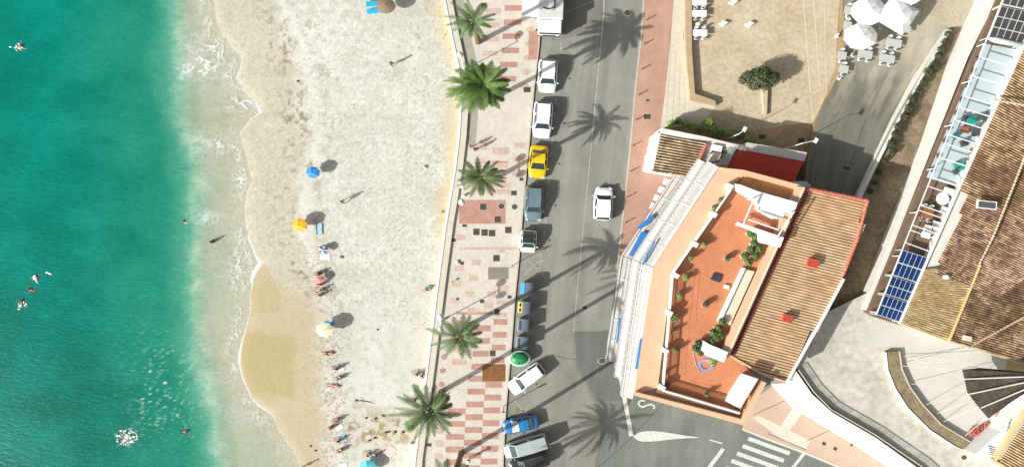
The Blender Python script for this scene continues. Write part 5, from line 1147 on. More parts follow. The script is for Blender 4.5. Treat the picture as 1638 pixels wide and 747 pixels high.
bin_(839, 491, M_bg, M_by, 'grey waste container with a yellow flap with two round openings', yellow=True)
bin_(837, 519, M_bg, M_bg, 'plain grey waste container next to the yellow flapped one')
bin_(835, 547, M_bg, M_bg, 'plain grey waste container next to the green bottle bank')
t = thing('bottle_bank', 'round green bottle bank with a pale rim beside the slanted white car', 'container', P(831, 572, 0.5).xy.to_3d())
t.scale = (1.25, .92, .92)
MB().lathe([(.85, 0), (1.02, .5), (1.06, 1.05), (1.08, 1.12), (1.0, 1.16)], 22).build('body', mat('pale_green', C(196, 224, 206), .5, .1, 2), t, smooth=True)
MB().lathe([(.86, 1.1), (.84, 1.2), (.7, 1.42), (.4, 1.56), (0, 1.6)], 22).build('dome', mat('bottle_green', C(24, 150, 84), .45, .15, 2), t, smooth=True)
for a in (0.4, 2.5, 4.6): MB().lathe([(.14, 0), (.14, .05), (0, .05)], 10, c=(math.cos(a)*.5, math.sin(a)*.5, 1.46)).build('opening', M_black, t)
MB().bar((-.25, 0, 1.62), (.25, 0, 1.62), .08).build('lifting_bar', M_rim, t)
# ---------------------------------------------------------------- lamps
def dlamp(px, py, h, off, label):
    b = P(px, py, .13); t = thing('street_lamp', label, 'street lamp', b, 0, 'globe lamps along the sea wall')
    MB().lathe([(.16, 0), (.14, .4), (.07, .5), (.055, h-.1), (.04, h)], 10).build('pole', M_white, t)
    MB().bar((0, -off, h-.05), (0, off, h-.05), .09).build('arm', M_white, t)
    for s in (-1, 1):
        g = MB().lathe([(0, -.35), (.2, -.3), (.38, -.05), (.40, .08), (.28, .28), (0, .38)], 16, c=(0, s*off, h+.12)).build('globe', M_white, t, smooth=True)
dlamp(743, 313, 4.6, 1.0, 'white lamp with two globes beside the pink tiled rectangle'); dlamp(711, 510, 4.6, 0.75, 'white lamp with two globes partly behind the palm left of the grey bins')
b = P(743, 112, .13); t = thing('street_lamp', 'white lamp with one visible globe between the two topmost palms', 'street lamp', b, 0, 'globe lamps along the sea wall')
MB().lathe([(.16, 0), (.14, .4), (.07, .5), (.055, 4.5)], 10).build('pole', M_white, t); MB().lathe([(0, -.3), (.38, 0), (.36, .12), (0, .35)], 16, c=(-.2, .7, 4.7)).build('globe', M_white, t, smooth=True); MB().bar((0, 0, 4.4), (-.2, .7, 4.4), .08).build('arm', M_white, t)
for (px, py, hx, hy, h, lab) in ((1176, 217, 1191, 207, 5.5, 'white street lamp head reaching out of the bright green hedge'), (1272, 233, 1305, 225, 6.0, 'white street lamp with a long arm above the dark red roof')):
    b = P(px, py, 3.5); b.z = .1; hd_ = P(hx, hy, h)-b; t = thing('street_lamp', lab, 'street lamp', b)
    MB().tube([(0, 0, 0), (0, 0, h-.6), (hd_.x*.15, hd_.y*.15, h-.2), (hd_.x*.8, hd_.y*.8, h-.05)], [.07, .05, .035, .035], 8).build('pole', M_white, t)
    MB().box((hd_.x, hd_.y, h-.05), (.42, .6, .14), rz=-.5).build('lamp_head', M_white, t, bevel=.05)
# traffic lights / signs whose thin shadows cross the kerb lane
def post(px, py, h, label, name, cat, r=.05, head=None, z0=.13, group=None):
    t = thing(name, label, cat, P(px, py, z0), 0, group); MB().tube([(0, 0, 0), (0, 0, h)], r, 8).build('pole', mat('dark_pole', C(96, 92, 84), .6), t)
    if head: MB().box((0, 0, h-.3), head).build('sign_plate', M_rim, t, bevel=.01)
    return t
post(819, 469-44, 3.0, 'thin grey sign post at the kerb above the blue flapped container', 'sign_post', 'sign', head=(.5, .04, .6))
post(806, 616+33, 3.4, 'thin grey sign post at the kerb between the white and the blue slanted cars', 'sign_post', 'sign', head=(.5, .04, .6))
# bollards
bo = None
for i, (x, y) in enumerate(((1033, 32), (1029, 71), (1025, 111), (1020, 152), (1016, 192), (1011, 233), (1007, 274), (1002, 315), (999, 356), (992, 436), (988, 476))):
    if bo is None:
        bo = thing('bollard', '', 'bollard', (0, 0, 0)); MB().lathe([(.09, 0), (.07, .05), (.06, .62), (.08, .66), (.07, .76), (0, .80)], 10).build('post', mat('bollard_black', (0.025, 0.022, 0.02), .5), bo, smooth=True); MB().lathe([(.062, .52), (.066, .53), (.066, .6), (.062, .61)], 10).build('ring', M_white, bo); t = bo
    else: t = copy_tree(bo)
    t.location = P(x+2, y, .14); tag(t, f'{ORD[i]} short black bollard from the top along the red pavement kerb', 'bollard', 'bollards along the red pavement')
# ================================================================ BEACH: parasols, loungers, people
def octa(n): return [(math.cos(2*math.pi*k/n), math.sin(2*math.pi*k/n)) for k in range(n)]
def parasol(px, py, z0, h, r, m1, m2, label, n=8, tilt=(0, 0), group='beach parasols', name='beach_parasol', drop=None, scallop=True, cat='parasol', folded=False):
    top = P(px, py, h+z0-.15*r); b = Vector((top.x+tilt[0], top.y+tilt[1], z0)); t = thing(name, label, cat, b, 0, group)
    ap = Vector((top.x-b.x, top.y-b.y, h)); ax = Vector((-tilt[0], -tilt[1], h)).normalized(); u = ax.orthogonal().normalized() if abs(ax.z) < .999 else Vector((1, 0, 0)); v = ax.cross(u); dr = drop if drop is not None else r*.34
    for pi, m_ in enumerate((m1, m2)):
        s = MB()
        for k in range(n):
            if k % 2 != pi and m1 is not m2: continue
            if m1 is m2 and pi: continue
            a0 = 2*math.pi*k/n+.2; a1 = 2*math.pi*(k+1)/n+.2; am = (a0+a1)/2
            def pt(a, rr_, d): return ap+(u*math.cos(a)+v*math.sin(a))*rr_-ax*d
            kk = .93 if scallop else .985
            p0 = pt(a0, r*.55, dr*.42); p1 = pt(a1, r*.55, dr*.42); q0 = pt(a0, r, dr); q1 = pt(a1, r, dr); qm = pt(am, r*kk*math.cos(math.pi/n)*1.04, dr*.96); pm_ = pt(am, r*.52, dr*.44)
            s.add([ap, p0, pm_, p1], [(0, 1, 2), (0, 2, 3)]); s.add([p0, q0, qm, pm_], [(0, 1, 2, 3)]); s.add([pm_, qm, q1, p1], [(0, 1, 2, 3)])
            e0 = q0-ax*.12; em = qm-ax*.12; e1 = q1-ax*.12; s.add([q0, e0, em, qm], [(0, 1, 2, 3)]); s.add([qm, em, e1, q1], [(0, 1, 2, 3)])
        if s.f: s.build('canopy', m_, t)
    t.scale = ((1.28 if n > 4 else 1.1), 1, 1)
    MB().tube([(0, 0, 0), ap+ax*.05], .03, 8).build('pole', M_rim, t)
    rb_ = MB()
    for k in range(n):
        a0 = 2*math.pi*k/n+.2; rb_.tube([ap-ax*(dr*.12+.05), ap+(u*math.cos(a0)+v*math.sin(a0))*r*.97-ax*(dr+.03)], .012, 4)
    rb_.build('ribs', M_rim, t); MB().lathe([(.05, 0), (.03, .1), (0, .14)], 8, c=ap).build('finial', m1, t)
    return t
def bz(px, py): return float(sandz(np.array([[float(px)]]), np.array([[float(py)]]))[0, 0])
mB = mat('parasol_blue', C(30, 122, 206), .7, .08, 3); mB2 = mat('parasol_blue_light', C(60, 150, 222), .7, .08, 3)
parasol(500, 276, bz(500, 276), 1.5, .74, mB, mB2, 'bright blue beach parasol alone near the upper waterline', tilt=(.35, .15))
mO = mat('parasol_orange', C(244, 166, 24), .7, .1, 3); mO2 = mat('parasol_yellow', C(252, 190, 44), .7, .1, 3)
parasol(479, 360, bz(479, 360), 1.5, .84, mO, mO2, 'orange yellow beach parasol below the blue parasol', tilt=(.45, .1))
mC = mat('parasol_cream', C(242, 238, 214), .7, .06, 3); mC2 = mat('parasol_green_cream', C(222, 216, 166), .7, .08, 3)
parasol(519, 528, bz(519, 528), 1.7, .95, mC, mC2, 'cream beach parasol with a green tinge beside a blue towel', tilt=(.4, .15))
mS = mat('straw', C(150, 126, 104), .9, .3, 8, fine=.3)
parasol(617, 9, bz(617, 9), 1.9, .92, mS, mS, 'brown straw parasol beside two bright blue loungers at the top', tilt=(.1, 0), n=12, scallop=False)
parasol(653, -14, bz(653, 0), 1.9, .92, mS, mS, 'brown straw parasol cut off by the top edge', tilt=(.1, 0), n=12, scallop=False)
mT = mat('parasol_turquoise', C(60, 204, 220), .6, .08, 3); mT2 = mat('parasol_turquoise_pale', C(120, 224, 232), .6, .08, 3)
parasol(588, 748, bz(588, 748), 1.3, .92, mT, mT2, 'turquoise beach parasol cut by the bottom edge', tilt=(.2, 0))
mP = mat('parasol_pink', C(236, 130, 124), .7, .08, 3); mP2 = mat('parasol_pink_pale', C(244, 168, 158), .7, .08, 3)
parasol(511, 447, bz(511, 447), 1.0, .52, mP, mP2, 'small pink sun umbrella in the middle of the waterline group')
mBs = mat('parasol_dark_blue', C(34, 110, 176), .7, .08, 3); mWs = mat('parasol_white', C(240, 240, 240), .7, .04, 3)
parasol(517, 400, bz(517, 400), 1.0, .5, mBs, mWs, 'small blue and white sun umbrella above a white towel')
M_lc = mat('lounger_blue', C(30, 190, 224), .5, .06, 2)
def lounger(px, py, rz, label, m=None, L=2.0):
    z = bz(px, py); t = thing('sun_lounger', label, 'sun lounger', P(px, py, z), rz, 'blue loungers')
    s = MB(); s.box((-.3, 0, .32), (L*.68, .62, .07)); s.build('seat', m or M_lc, t, bevel=.02)
    MB().box((L*.36-.02, 0, .42), (L*.32, .62, .07), tilt=Matrix.Rotation(-.35, 3, 'Y')).build('backrest', m or M_lc, t, bevel=.02)
    for x in (-.85, .5):
        for y in (-.26, .26): MB().tube([(x, y, 0), (x, y, .3)], .025, 6).build('leg', M_white, t)
lounger(599, 8, .02, 'upper one of two bright blue loungers under the straw parasol'); lounger(600, 19, .12, 'lower one of two bright blue loungers under the straw parasol')
def towel(px, py, w_, d_, rz, m, label, stripes=None, thick=.03):
    z = bz(px, py); t = thing('beach_towel', label, 'towel', P(px, py, z+.03), rz, 'towels on the beach')
    vs = []; fs = []; nx, ny = 8, 6
    for zz in (thick, -.02):
        for j in range(ny+1):
            for i in range(nx+1): vs.append(((i/nx-.5)*w_, (j/ny-.5)*d_, zz+.02*math.sin(i*1.7+j*2.1)))
    N = (nx+1)*(ny+1)
    for j in range(ny):
        for i in range(nx):
            a = j*(nx+1)+i; fs.append((a, a+1, a+nx+2, a+nx+1)); fs.append((N+a, N+a+nx+1, N+a+nx+2, N+a+1))
    MB().add(vs, fs).build('cloth', m, t)
    if stripes:
        s = MB()
        for x in (-.38, .38): s.box((x*w_, 0, thick+.035), (w_*.07, d_*.96, .02))
        s.build('stripe', stripes, t)
    return t
M_tw = mat('towel_white', C(246, 248, 250), .9, .04, 4); M_tb = mat('towel_pale_blue', C(182, 220, 232), .9, .06, 4); M_tcy = mat('towel_cyan', C(40, 170, 224), .9, .08, 4)
towel(511, 366, .95, 1.5, .05, M_tb, 'pale blue towel with dark edges beside the orange parasol', mat('towel_dark', C(70, 90, 110), .9))
towel(520, 411, 1.25, .75, .05, M_tw, 'white towel below the small blue and white umbrella'); towel(526, 518, 1.2, .5, -.1, M_tcy, 'vivid blue towel above the cream parasol')
towel(548, 700, .8, .9, .3, M_tb, 'pale blue crumpled towel under the people near the bottom'); towel(602, 733, 1.2, 1.0, .5, mat('towel_lilac', C(200, 208, 232), .9, .08, 4), 'lilac blue towel behind the turquoise parasol'); towel(549, 744, 1.0, .6, .2, M_tw, 'white towel at the bottom edge left of the turquoise parasol')
towel(543, 683, .9, .6, .7, M_tw, 'white towel beside the dark red clad person'); towel(624, 722, 1.4, 1.1, .9, mat('towel_sand', C(232, 222, 206), .9, .04, 4), 'large cream blanket right of the lilac towel')
towel(545, 590, .8, .5, .1, M_tw, 'little white towel between the lying people below the cream parasol')
# ---- people
SKN = [mat('skin_tan', C(214, 160, 128), .6, .06, 6), mat('skin_brown', C(150, 100, 76), .6, .06, 6), mat('skin_pale', C(232, 190, 164), .6, .05, 6)]
HR = [mat('hair_dark', (0.02, 0.013, 0.01), .6), mat('hair_brown', C(96, 66, 44), .6), mat('hair_blond', C(190, 160, 110), .6)]
CL = {k: mat('cloth_'+k, v, .85, .1, 4) for k, v in dict(black=(0.02, 0.02, 0.022), navy=C(40, 52, 84), blue=C(50, 130, 200), red=C(170, 52, 56), white=(0.78, 0.78, 0.78), pink=C(232, 150, 146), teal=C(60, 160, 160), grey=C(120, 124, 128)).items()}
def skel(pose):
    J = {}
    if pose in ('stand', 'walk', 'wade'):
        J = dict(pel=(0, 0, .93), che=(0, .01, 1.28), nek=(0, .01, 1.47), hd=(0, -.01, 1.60), top=(0, 0, 1.72))
        for s, n_ in ((-1, 'r'), (1, 'l')):
            st_ = .18*s if pose == 'walk' else 0
            J.update({'sh'+n_: (s*.18, .01, 1.41), 'el'+n_: (s*.25, .06, 1.13), 'ha'+n_: (s*.25, -.06, .88), 'hi'+n_: (s*.10, 0, .88), 'kn'+n_: (s*.12, -.04+st_*.6, .49), 'an'+n_: (s*.12, .02+st_, .08), 'to'+n_: (s*.13, -.15+st_, .04)})
    elif pose == 'sit':
        J = dict(pel=(0, 0, .14), che=(0, .10, .48), nek=(0, .06, .67), hd=(0, .02, .80), top=(0, .03, .92))
        for s, n_ in ((-1, 'r'), (1, 'l')):
            J.update({'sh'+n_: (s*.18, .08, .61), 'el'+n_: (s*.26, -.05, .38), 'ha'+n_: (s*.16, -.27, .42), 'hi'+n_: (s*.10, -.04, .13), 'kn'+n_: (s*.15, -.42, .42), 'an'+n_: (s*.13, -.70, .08), 'to'+n_: (s*.13, -.86, .05)})
    elif pose == 'lie':
        J = dict(pel=(0, 0, .13), che=(0, .36, .14), nek=(0, .55, .14), hd=(0, .68, .16), top=(0, .79, .16))
        for s, n_ in ((-1, 'r'), (1, 'l')):
            J.update({'sh'+n_: (s*.18, .48, .13), 'el'+n_: (s*.32, .26, .08), 'ha'+n_: (s*.30, .0, .06), 'hi'+n_: (s*.10, -.05, .12), 'kn'+n_: (s*.14, -.46, .16), 'an'+n_: (s*.17, -.86, .07), 'to'+n_: (s*.2, -.93, .14)})
    elif pose == 'swim':
        J = dict(pel=(0, 0, -.06), che=(0, .34, .02), nek=(0, .52, .06), hd=(0, .64, .12), top=(0, .74, .14))
        for s, n_ in ((-1, 'r'), (1, 'l')):
            J.update({'sh'+n_: (s*.18, .46, .02), 'el'+n_: (s*.40, .60, -.02), 'ha'+n_: (s*.52, .84, .02), 'hi'+n_: (s*.10, -.05, -.08), 'kn'+n_: (s*.2, -.42, -.14), 'an'+n_: (s*.16, -.82, -.08), 'to'+n_: (s*.18, -.95, -.05)})
    return J
RAD = dict(pel=.135, che=.145, nek=.055, sh=.062, el=.042, ha=.032, hi=.095, kn=.058, an=.04, to=.032)
def skinobj(name, verts, rads, edges, m, parent, root=0, flat=None):
    me = bpy.data.meshes.new(name); me.from_pydata([tuple(v) for v in verts], edges, []); me.materials.append(m)
    o = bpy.data.objects.new(name, me); COL.objects.link(o); o.parent = parent
    md = o.modifiers.new('skin', 'SKIN'); md.use_smooth_shade = True
    lay = me.skin_vertices[0] if len(me.skin_vertices) else None
    if lay is None:
        bm = bmesh.new(); bm.from_mesh(me); bm.verts.layers.skin.verify(); bm.to_mesh(me); bm.free(); lay = me.skin_vertices[0]
    for i, r in enumerate(rads):
        r = r if hasattr(r, '__len__') else (r, r)
        lay.data[i].radius = r; lay.data[i].use_root = (i == root)
    sb = o.modifiers.new('sub', 'SUBSURF'); sb.levels = 1; sb.render_levels = 1
    return o
def person(px, py, z0, pose, rz, label, skin=0, hair=0, top=None, bottom='black', name='person', scale=1.0, group=None, hat=None):
    b = P(px, py, z0); t = thing(name, label, 'person', b, rz, group); t.scale = (scale,)*3; J = skel(pose)
    V = []; Rr = []; E = []; ix = {}
    def av(k, p, r): ix[k] = len(V); V.append(Vector(p)); Rr.append(r); return ix[k]
    av('pel', J['pel'], (.15, .11)); av('che', J['che'], (.165, .11)); av('nek', J['nek'], .055); av('chin', Vector(J['hd'])*.6+Vector(J['nek'])*.4, .065); av('hd', J['hd'], .098); av('top', Vector(J['top'])*.7+Vector(J['hd'])*.3, .085)
    E += [(0, 1), (1, 2), (2, 3), (3, 4), (4, 5)]
    for n_ in 'rl':
        sgn = -1 if n_ == 'r' else 1
        for k in ('sh', 'el', 'ha', 'hi', 'kn', 'an', 'to'): av(k+n_, J[k+n_], RAD[k])
        E += [(1, ix['sh'+n_]), (ix['sh'+n_], ix['el'+n_]), (ix['el'+n_], ix['ha'+n_]), (0, ix['hi'+n_]), (ix['hi'+n_], ix['kn'+n_]), (ix['kn'+n_], ix['an'+n_]), (ix['an'+n_], ix['to'+n_])]
        # palm, four fingers and thumb
        ha = Vector(J['ha'+n_]); d = (ha-Vector(J['el'+n_])).normalized(); sd = d.cross(Vector((0, 0, 1)) if abs(d.z) < .8 else Vector((0, 1, 0))).normalized()
        av('pm'+n_, ha+d*.07, .034); E.append((ix['ha'+n_], ix['pm'+n_]))
        for f in range(4):
            o = sd*(f-1.5)*.022; ln = (.07, .085, .08, .06)[f]; c_ = d.cross(sd)*.015
            av(f'f{f}{n_}', ha+d*.11+o, .009); av(f'g{f}{n_}', ha+d*(.11+ln*.6)+o*1.2+c_, .008); av(f'h{f}{n_}', ha+d*(.11+ln)+o*1.25+c_*2.5, .006)
            E += [(ix['pm'+n_], ix[f'f{f}{n_}']), (ix[f'f{f}{n_}'], ix[f'g{f}{n_}']), (ix[f'g{f}{n_}'], ix[f'h{f}{n_}'])]
        av('t1'+n_, ha+d*.05-sd*.05, .011); av('t2'+n_, ha+d*.09-sd*.065, .008); E += [(ix['pm'+n_], ix['t1'+n_]), (ix['t1'+n_], ix['t2'+n_])]
    # nose and ears
    hd = Vector(J['hd']); up_ = (Vector(J['top'])-Vector(J['nek'])).normalized(); fw = Vector((0, -1, 0)) if pose in ('stand', 'walk', 'wade', 'sit') else Vector((0, 0, 1))
    if pose == 'swim': fw = Vector((0, .6, -.2)).normalized()
    sv = SKN[skin]; body = skinobj('body', V, Rr, E, sv, t)
    side = up_.cross(fw).normalized()
    f_ = MB()
    f_.lathe([(0, -.02), (.016, 0), (0, .03)], 6, c=hd+fw*.098-up_*.01)
    for s in (-1, 1): f_.lathe([(0, -.03), (.02, 0), (0, .03)], 6, c=hd+side*s*.098)
    f_.build('nose_and_ears', sv, t)
    e_ = MB()
    for s in (-1, 1): e_.lathe([(0, -.012), (.014, 0), (0, .012)], 6, c=hd+fw*.092+side*s*.035+up_*.02)
    e_.lathe([(0, -.006), (.025, 0), (0, .006)], 6, c=hd+fw*.088-up_*.045); e_.build('eyes_and_mouth', HR[0], t)
    # hair cap
    h = MB(); tl_ = up_; c = hd+up_*.035-fw*.02
    vs = []; fs = []; n_, mm = 12, 5
    a_ = side; b_ = fw
    for i in range(mm+1):
        ph = math.pi*.62*i/mm
        for k in range(n_):
            th = 2*math.pi*k/n_; front = max(0, math.cos(th)); p2 = ph*(1-.35*front)
            vs.append(c+(a_*math.sin(th)+b_*math.cos(th))*.122*math.sin(p2)+tl_*.122*math.cos(p2))
    for i in range(mm):
        for k in range(n_): fs.append((i*n_+k, i*n_+(k+1) % n_, (i+1)*n_+(k+1) % n_, (i+1)*n_+k))
    h.add(vs, fs).build('hair', HR[hair], t, smooth=True)
    if hat: MB().lathe([(.27, 0), (.26, .02), (.12, .03), (.11, .12), (0, .14)], 14, c=hd+up_*.06).build('hat', CL[hat], t)
    if bottom:
        kn = [Vector(J['hi'+k]).lerp(Vector(J['kn'+k]), .45) for k in 'rl']
        skinobj('shorts', [J['pel'], J['hir'], kn[0], J['hil'], kn[1]], [(.165, .125), .108, .095, .108, .095], [(0, 1), (1, 2), (0, 3), (3, 4)], CL[bottom], t)
    if top:
        p_, c_ = Vector(J['pel']), Vector(J['che'])
        ar = [Vector(J['sh'+k]).lerp(Vector(J['el'+k]), .35) for k in 'rl']
        skinobj('shirt', [c_, p_.lerp(c_, .15), c_.lerp(Vector(J['nek']), .55), J['shr'], ar[0], J['shl'], ar[1]], [(.18, .125), (.165, .125), (.09, .08), .078, .07, .078, .07], [(0, 1), (0, 2), (0, 3), (3, 4), (0, 5), (5, 6)], CL[top], t)
    return t
D = math.radians
person(628, 105, bz(628, 105), 'walk', D(200), 'person walking alone on the empty upper beach in dark clothes', top='grey', bottom='navy')
person(550, 323, bz(550, 323), 'walk', D(250), 'person with a white top walking towards the blue parasol', top='white', bottom='black', skin=0)
person(516, 397, bz(516, 397), 'sit', D(-80), 'person in blue sitting under the small blue and white umbrella', top='blue', bottom='navy')
person(512, 437, bz(512, 437), 'sit', D(-80), 'person in dark clothes sitting just above the pink umbrella', top='black', bottom='navy', skin=1)
person(514, 454, bz(514, 454), 'sit', D(-90), 'person in a navy top sitting just below the pink umbrella', top='navy', bottom='white')
person(516, 463, bz(516, 463), 'sit', D(-70), 'person with dark hair sitting third below the pink umbrella', bottom='black', skin=2)
person(514, 471, bz(514, 471), 'sit', D(-100), 'person in red swimwear lowest of the waterline group', bottom='red', skin=0)
person(525, 565, bz(525, 565), 'lie', D(-85), 'person lying on the sand below the cream parasol with the head to the right', bottom='black', skin=0)
person(541, 588, bz(541, 588), 'sit', D(-90), 'small seated person alone above two lying people', bottom='red', skin=1, top='grey')
person(544, 604, bz(544, 604), 'sit', D(-80), 'person with a white top seated beside the little white towel', top='white', bottom='black')
person(534, 617, bz(534, 617), 'lie', D(-92), 'person lying on the bare sand below the little white towel', bottom='pink', skin=2)
person(540, 671, bz(540, 671), 'sit', D(-80), 'person with brown hair and a pink top seated above the white towel', top='pink', bottom='white', hair=1)
person(531, 682, bz(531, 682), 'sit', D(-60), 'person in dark red clothes seated left of the white towel', top='red', bottom='red')
person(543, 703, bz(543, 703), 'sit', D(-90), 'person in black and white seated on the upper side of the crumpled towel', top='black', bottom='white')
person(546, 719, bz(546, 719), 'sit', D(-70), 'person in pale clothes with dark hair seated lowest on the crumpled towel', top='white', bottom='grey')
person(590, 726, bz(590, 726), 'sit', D(-100), 'person with dark hair seated left of the lilac towel', skin=2, bottom='teal')
person(601, 727, bz(601, 727), 'sit', D(100), 'person in a white shirt seated on the lilac towel', top='white', bottom='blue')
person(684, 462, bz(684, 462), 'lie', D(-62), 'person with a teal top lying against the sea wall', top='teal', bottom='black', skin=0)
person(668, 597, bz(668, 597), 'sit', D(-100), 'person in black seated by the sea wall in the lower third, left one', top='black', bottom='white')
person(675, 599, bz(675, 599), 'sit', D(60), 'person in white seated by the sea wall in the lower third, right one', top='white', bottom='black', skin=1)
person(665, 638, bz(665, 638), 'sit', D(-90), 'person in dark red seated by the sea wall just above the big palm', top='red', bottom='black', skin=1)
person(481, 748, bz(481, 748), 'stand', D(200), 'dark person standing at the waterline on the bottom edge with a long shadow', top='black', bottom='black', skin=1)
person(761, 240, .13, 'walk', D(170), 'person in dark clothes walking on the promenade above the slender palm, right one', top='black', bottom='navy', skin=1)
person(754, 236, .13, 'walk', D(170), 'person in pink walking on the promenade above the slender palm, left one', top='pink', bottom='grey')
person(750, 733, .13, 'walk', D(20), 'person in a pale shirt walking on the checkered tiles at the bottom', top='pink', bottom='grey', hat='white')
person(345, 386, -2.3, 'wade', D(240), 'dark haired person wading in shallow water with a long shadow', bottom='black', skin=1)
person(302, 358, SEA-.05, 'swim', D(60), 'dark haired swimmer at the edge of the turquoise water near the wading person', bottom='black', skin=0)
person(60, 452, SEA, 'swim', D(20), 'swimmer with a white cap, uppermost of three close together', bottom='blue', skin=2, hat='white')
person(55, 465, SEA, 'swim', D(70), 'reddish swimmer in the middle of three close together', bottom='red', skin=1)
person(34, 489, SEA, 'swim', D(-10), 'swimmer with spread arms, lowest of three close together', bottom='black', skin=1)
person(28, 78, SEA, 'swim', D(-60), 'swimmer with a splash alone in the upper left corner', bottom='red', skin=0)
person(292, 691, SEA, 'swim', D(-75), 'dark haired swimmer to the right of the big splash', bottom='black', skin=1)
person(203, 701, SEA, 'swim', D(100), 'swimmer inside the big white splash', bottom='white', skin=2)
M_foam = mat('foam_white', (0.82, 0.82, 0.82), .6)
def splash(px, py, r, n, label, seed):
    rr = random.Random(seed); t = thing('splash', label, 'splash', P(px, py, SEA)); s = MB()
    for i in range(n):
        a = rr.uniform(0, 6.28); q = r*rr.random()**.7; k = rr.uniform(.04, .15); d = rr.uniform(1, 3)
        s.lathe([(0, -.01), (k, .01), (0, k*.7)], 7, c=(math.cos(a)*q*1.5, math.sin(a)*q, .02), sx=d if rr.random() < .5 else 1, rz=a)
    tag(s.build('spray', M_foam, t, smooth=True), kind='stuff')
splash(203, 699, 1.0, 70, 'big white splash in the lower left water', 1); splash(27, 76, .5, 22, 'small white splash round the swimmer in the upper left corner', 2); splash(34, 488, .55, 16, 'thin white ripples round the lowest of three swimmers', 3); splash(79, 437, .15, 4, 'tiny white fleck of foam above the three swimmers', 4)
# small things on the beach
def pair(px, py, z, m, label, name='sandals', cat='sandals'):
    t = thing(name, label, cat, P(px, py, z+.02)); 
    for s in (-1, 1): MB().box((s*.14, 0, .04), (.13, .32, .06), rz=s*.1).build('sandal', m, t, bevel=.02)
pair(706, 354, -.85, M_black, 'pair of black sandals on the sand against the sea wall'); pair(547, 411, bz(547, 411), M_black, 'pair of dark sandals right of the white towel', 'sandals')
t = thing('pebble', 'pale stone lying on the promenade beside a small black slot', 'stone', P(732, 419, .13)); MB().lathe([(.16, 0), (.24, .08), (.2, .2), (0, .26)], 9).build('stone', M_cream, t, smooth=True)
def bird(px, py, z, rz, label, m=None):
    t = thing('gull', label, 'bird', P(px, py, z), rz)
    MB().lathe([(0, -.24), (.05, -.2), (.1, -.05), (.11, .05), (.06, .16), (.055, .22), (.06, .27), (0, .33)], 10).build('body', m or M_white, t, smooth=True)
    o = t.children[0]; o.data.transform(Matrix.Rotation(math.pi/2, 4, 'X')); o.data.transform(Matrix.Translation((0, 0, .2)))
    for s in (-1, 1):
        MB().box((s*.11, .02, .24), (.07, .34, .04)).build('wing', mat('wing_grey', C(150, 152, 156), .7), t); MB().tube([(s*.04, 0, 0), (s*.04, 0, .12)], .012, 5).build('leg', M_by, t)
    MB().tube([(0, -.33, .2), (0, -.42, .19)], [.02, .005], 6).build('beak', M_by, t)
bird(679, 268, bz(679, 268), .8, 'white and grey gull standing on the upper beach near the wall', None)
bird(723, 451, .4, 2.0, 'pale brown gull perched on top of the sea wall', mat('brown_white', C(226, 196, 170), .8))
t = thing('driftwood', 'thin dark branch washed up on the sand near the seaweed', 'driftwood', P(585, 643, bz(585, 643))); MB().tube([(-1.4, .1, .03), (-.6, .2, .08), (.3, .05, .05), (1.2, -.15, .03)], [.02, .05, .05, .02], 6).build('branch', M_brown, t)
ks = []
for i, (x, y, r_) in enumerate(((613, 665, .3), (601, 669, .16), (586, 668, .16), (592, 704, .25), (600, 700, .2), (618, 691, .22), (632, 690, .2), (622, 690, .15), (505, 720, .14), (497, 713, .12), (660, 707, .3), (645, 690, .2), (570, 640, .15), (604, 527, .12), (477, 130, .14))):
    t = thing('seaweed_clump', f'{(ORD+["fifteenth"])[i]} dark seaweed clump', 'seaweed', P(x, y, bz(x, y)), 0, 'seaweed clumps on the sand'); rr = random.Random(i); s = MB(); leafball(s, (0, 0, .06), RV((r_*1.2, r_*.8, .08)), 40, rr, .08); s.build('weed', mat('seaweed', C(88, 70, 50), .9, .3, 4), t)
    locs = ['above the seaweed streak, star shaped and darkest', 'small, just left of the star shaped one', 'small, furthest left beside the star shaped one', 'large, left of the cream blanket', 'round, touching the left rim of the cream blanket', 'above the cream blanket, left one of a close pair', 'furthest right of those above the cream blanket', 'above the cream blanket, right one of a close pair', 'on damp sand by the waterline person, nearest the dry sand', 'smallest, on damp sand by the waterline person', 'large, at the foot of the sea wall under the big palm', 'left of the green shrub by the sea wall', 'small, right of the people near the thin driftwood', 'tiny, alone on dry sand right of the cream parasol', 'tiny, alone on the upper beach above the blue parasol']
    t['label'] = 'dark seaweed clump '+locs[i]
# ================================================================ PLAZA CAFE
M_ctop = mat('cafe_table_grey', C(206, 208, 204), .5, .06, 3); M_chair = mat('cafe_chair_white', C(238, 238, 236), .5, .05, 3); M_chd = mat('cafe_chair_dark', C(80, 74, 70), .6, .1, 3)
def chairproto(m, nm='cafe_chair'):
    t = thing(nm, '', 'chair'); MB().box((0, 0, .45), (.46, .46, .05)).build('seat', m, t, bevel=.03)
    s = MB(); n_ = 7; vs = []
    for i in range(n_):
        a = math.pi*(.12+.76*i/(n_-1)); x, y = .27*math.cos(a), .05+.22*math.sin(a); vs += [(x, y, .48), (x*1.05, y*1.08, .84), (x*.88, y*.9, .48), (x*.93, y*.98, .84)]
    fs = []
    for i in range(n_-1):
        b_ = 4*i; fs += [(b_, b_+4, b_+5, b_+1), (b_+2, b_+3, b_+7, b_+6), (b_+1, b_+5, b_+7, b_+3), (b_, b_+2, b_+6, b_+4)]
    fs += [(0, 1, 3, 2), (4*n_-4, 4*n_-2, 4*n_-1, 4*n_-3)]
    s.add(vs, fs).build('backrest', m, t)
    for x in (-.19, .19):
        for y in (-.19, .19): MB().tube([(x*1.1, y*1.1, 0), (x, y, .44)], .018, 6).build('leg', M_rim, t)
    return t
CP = {}
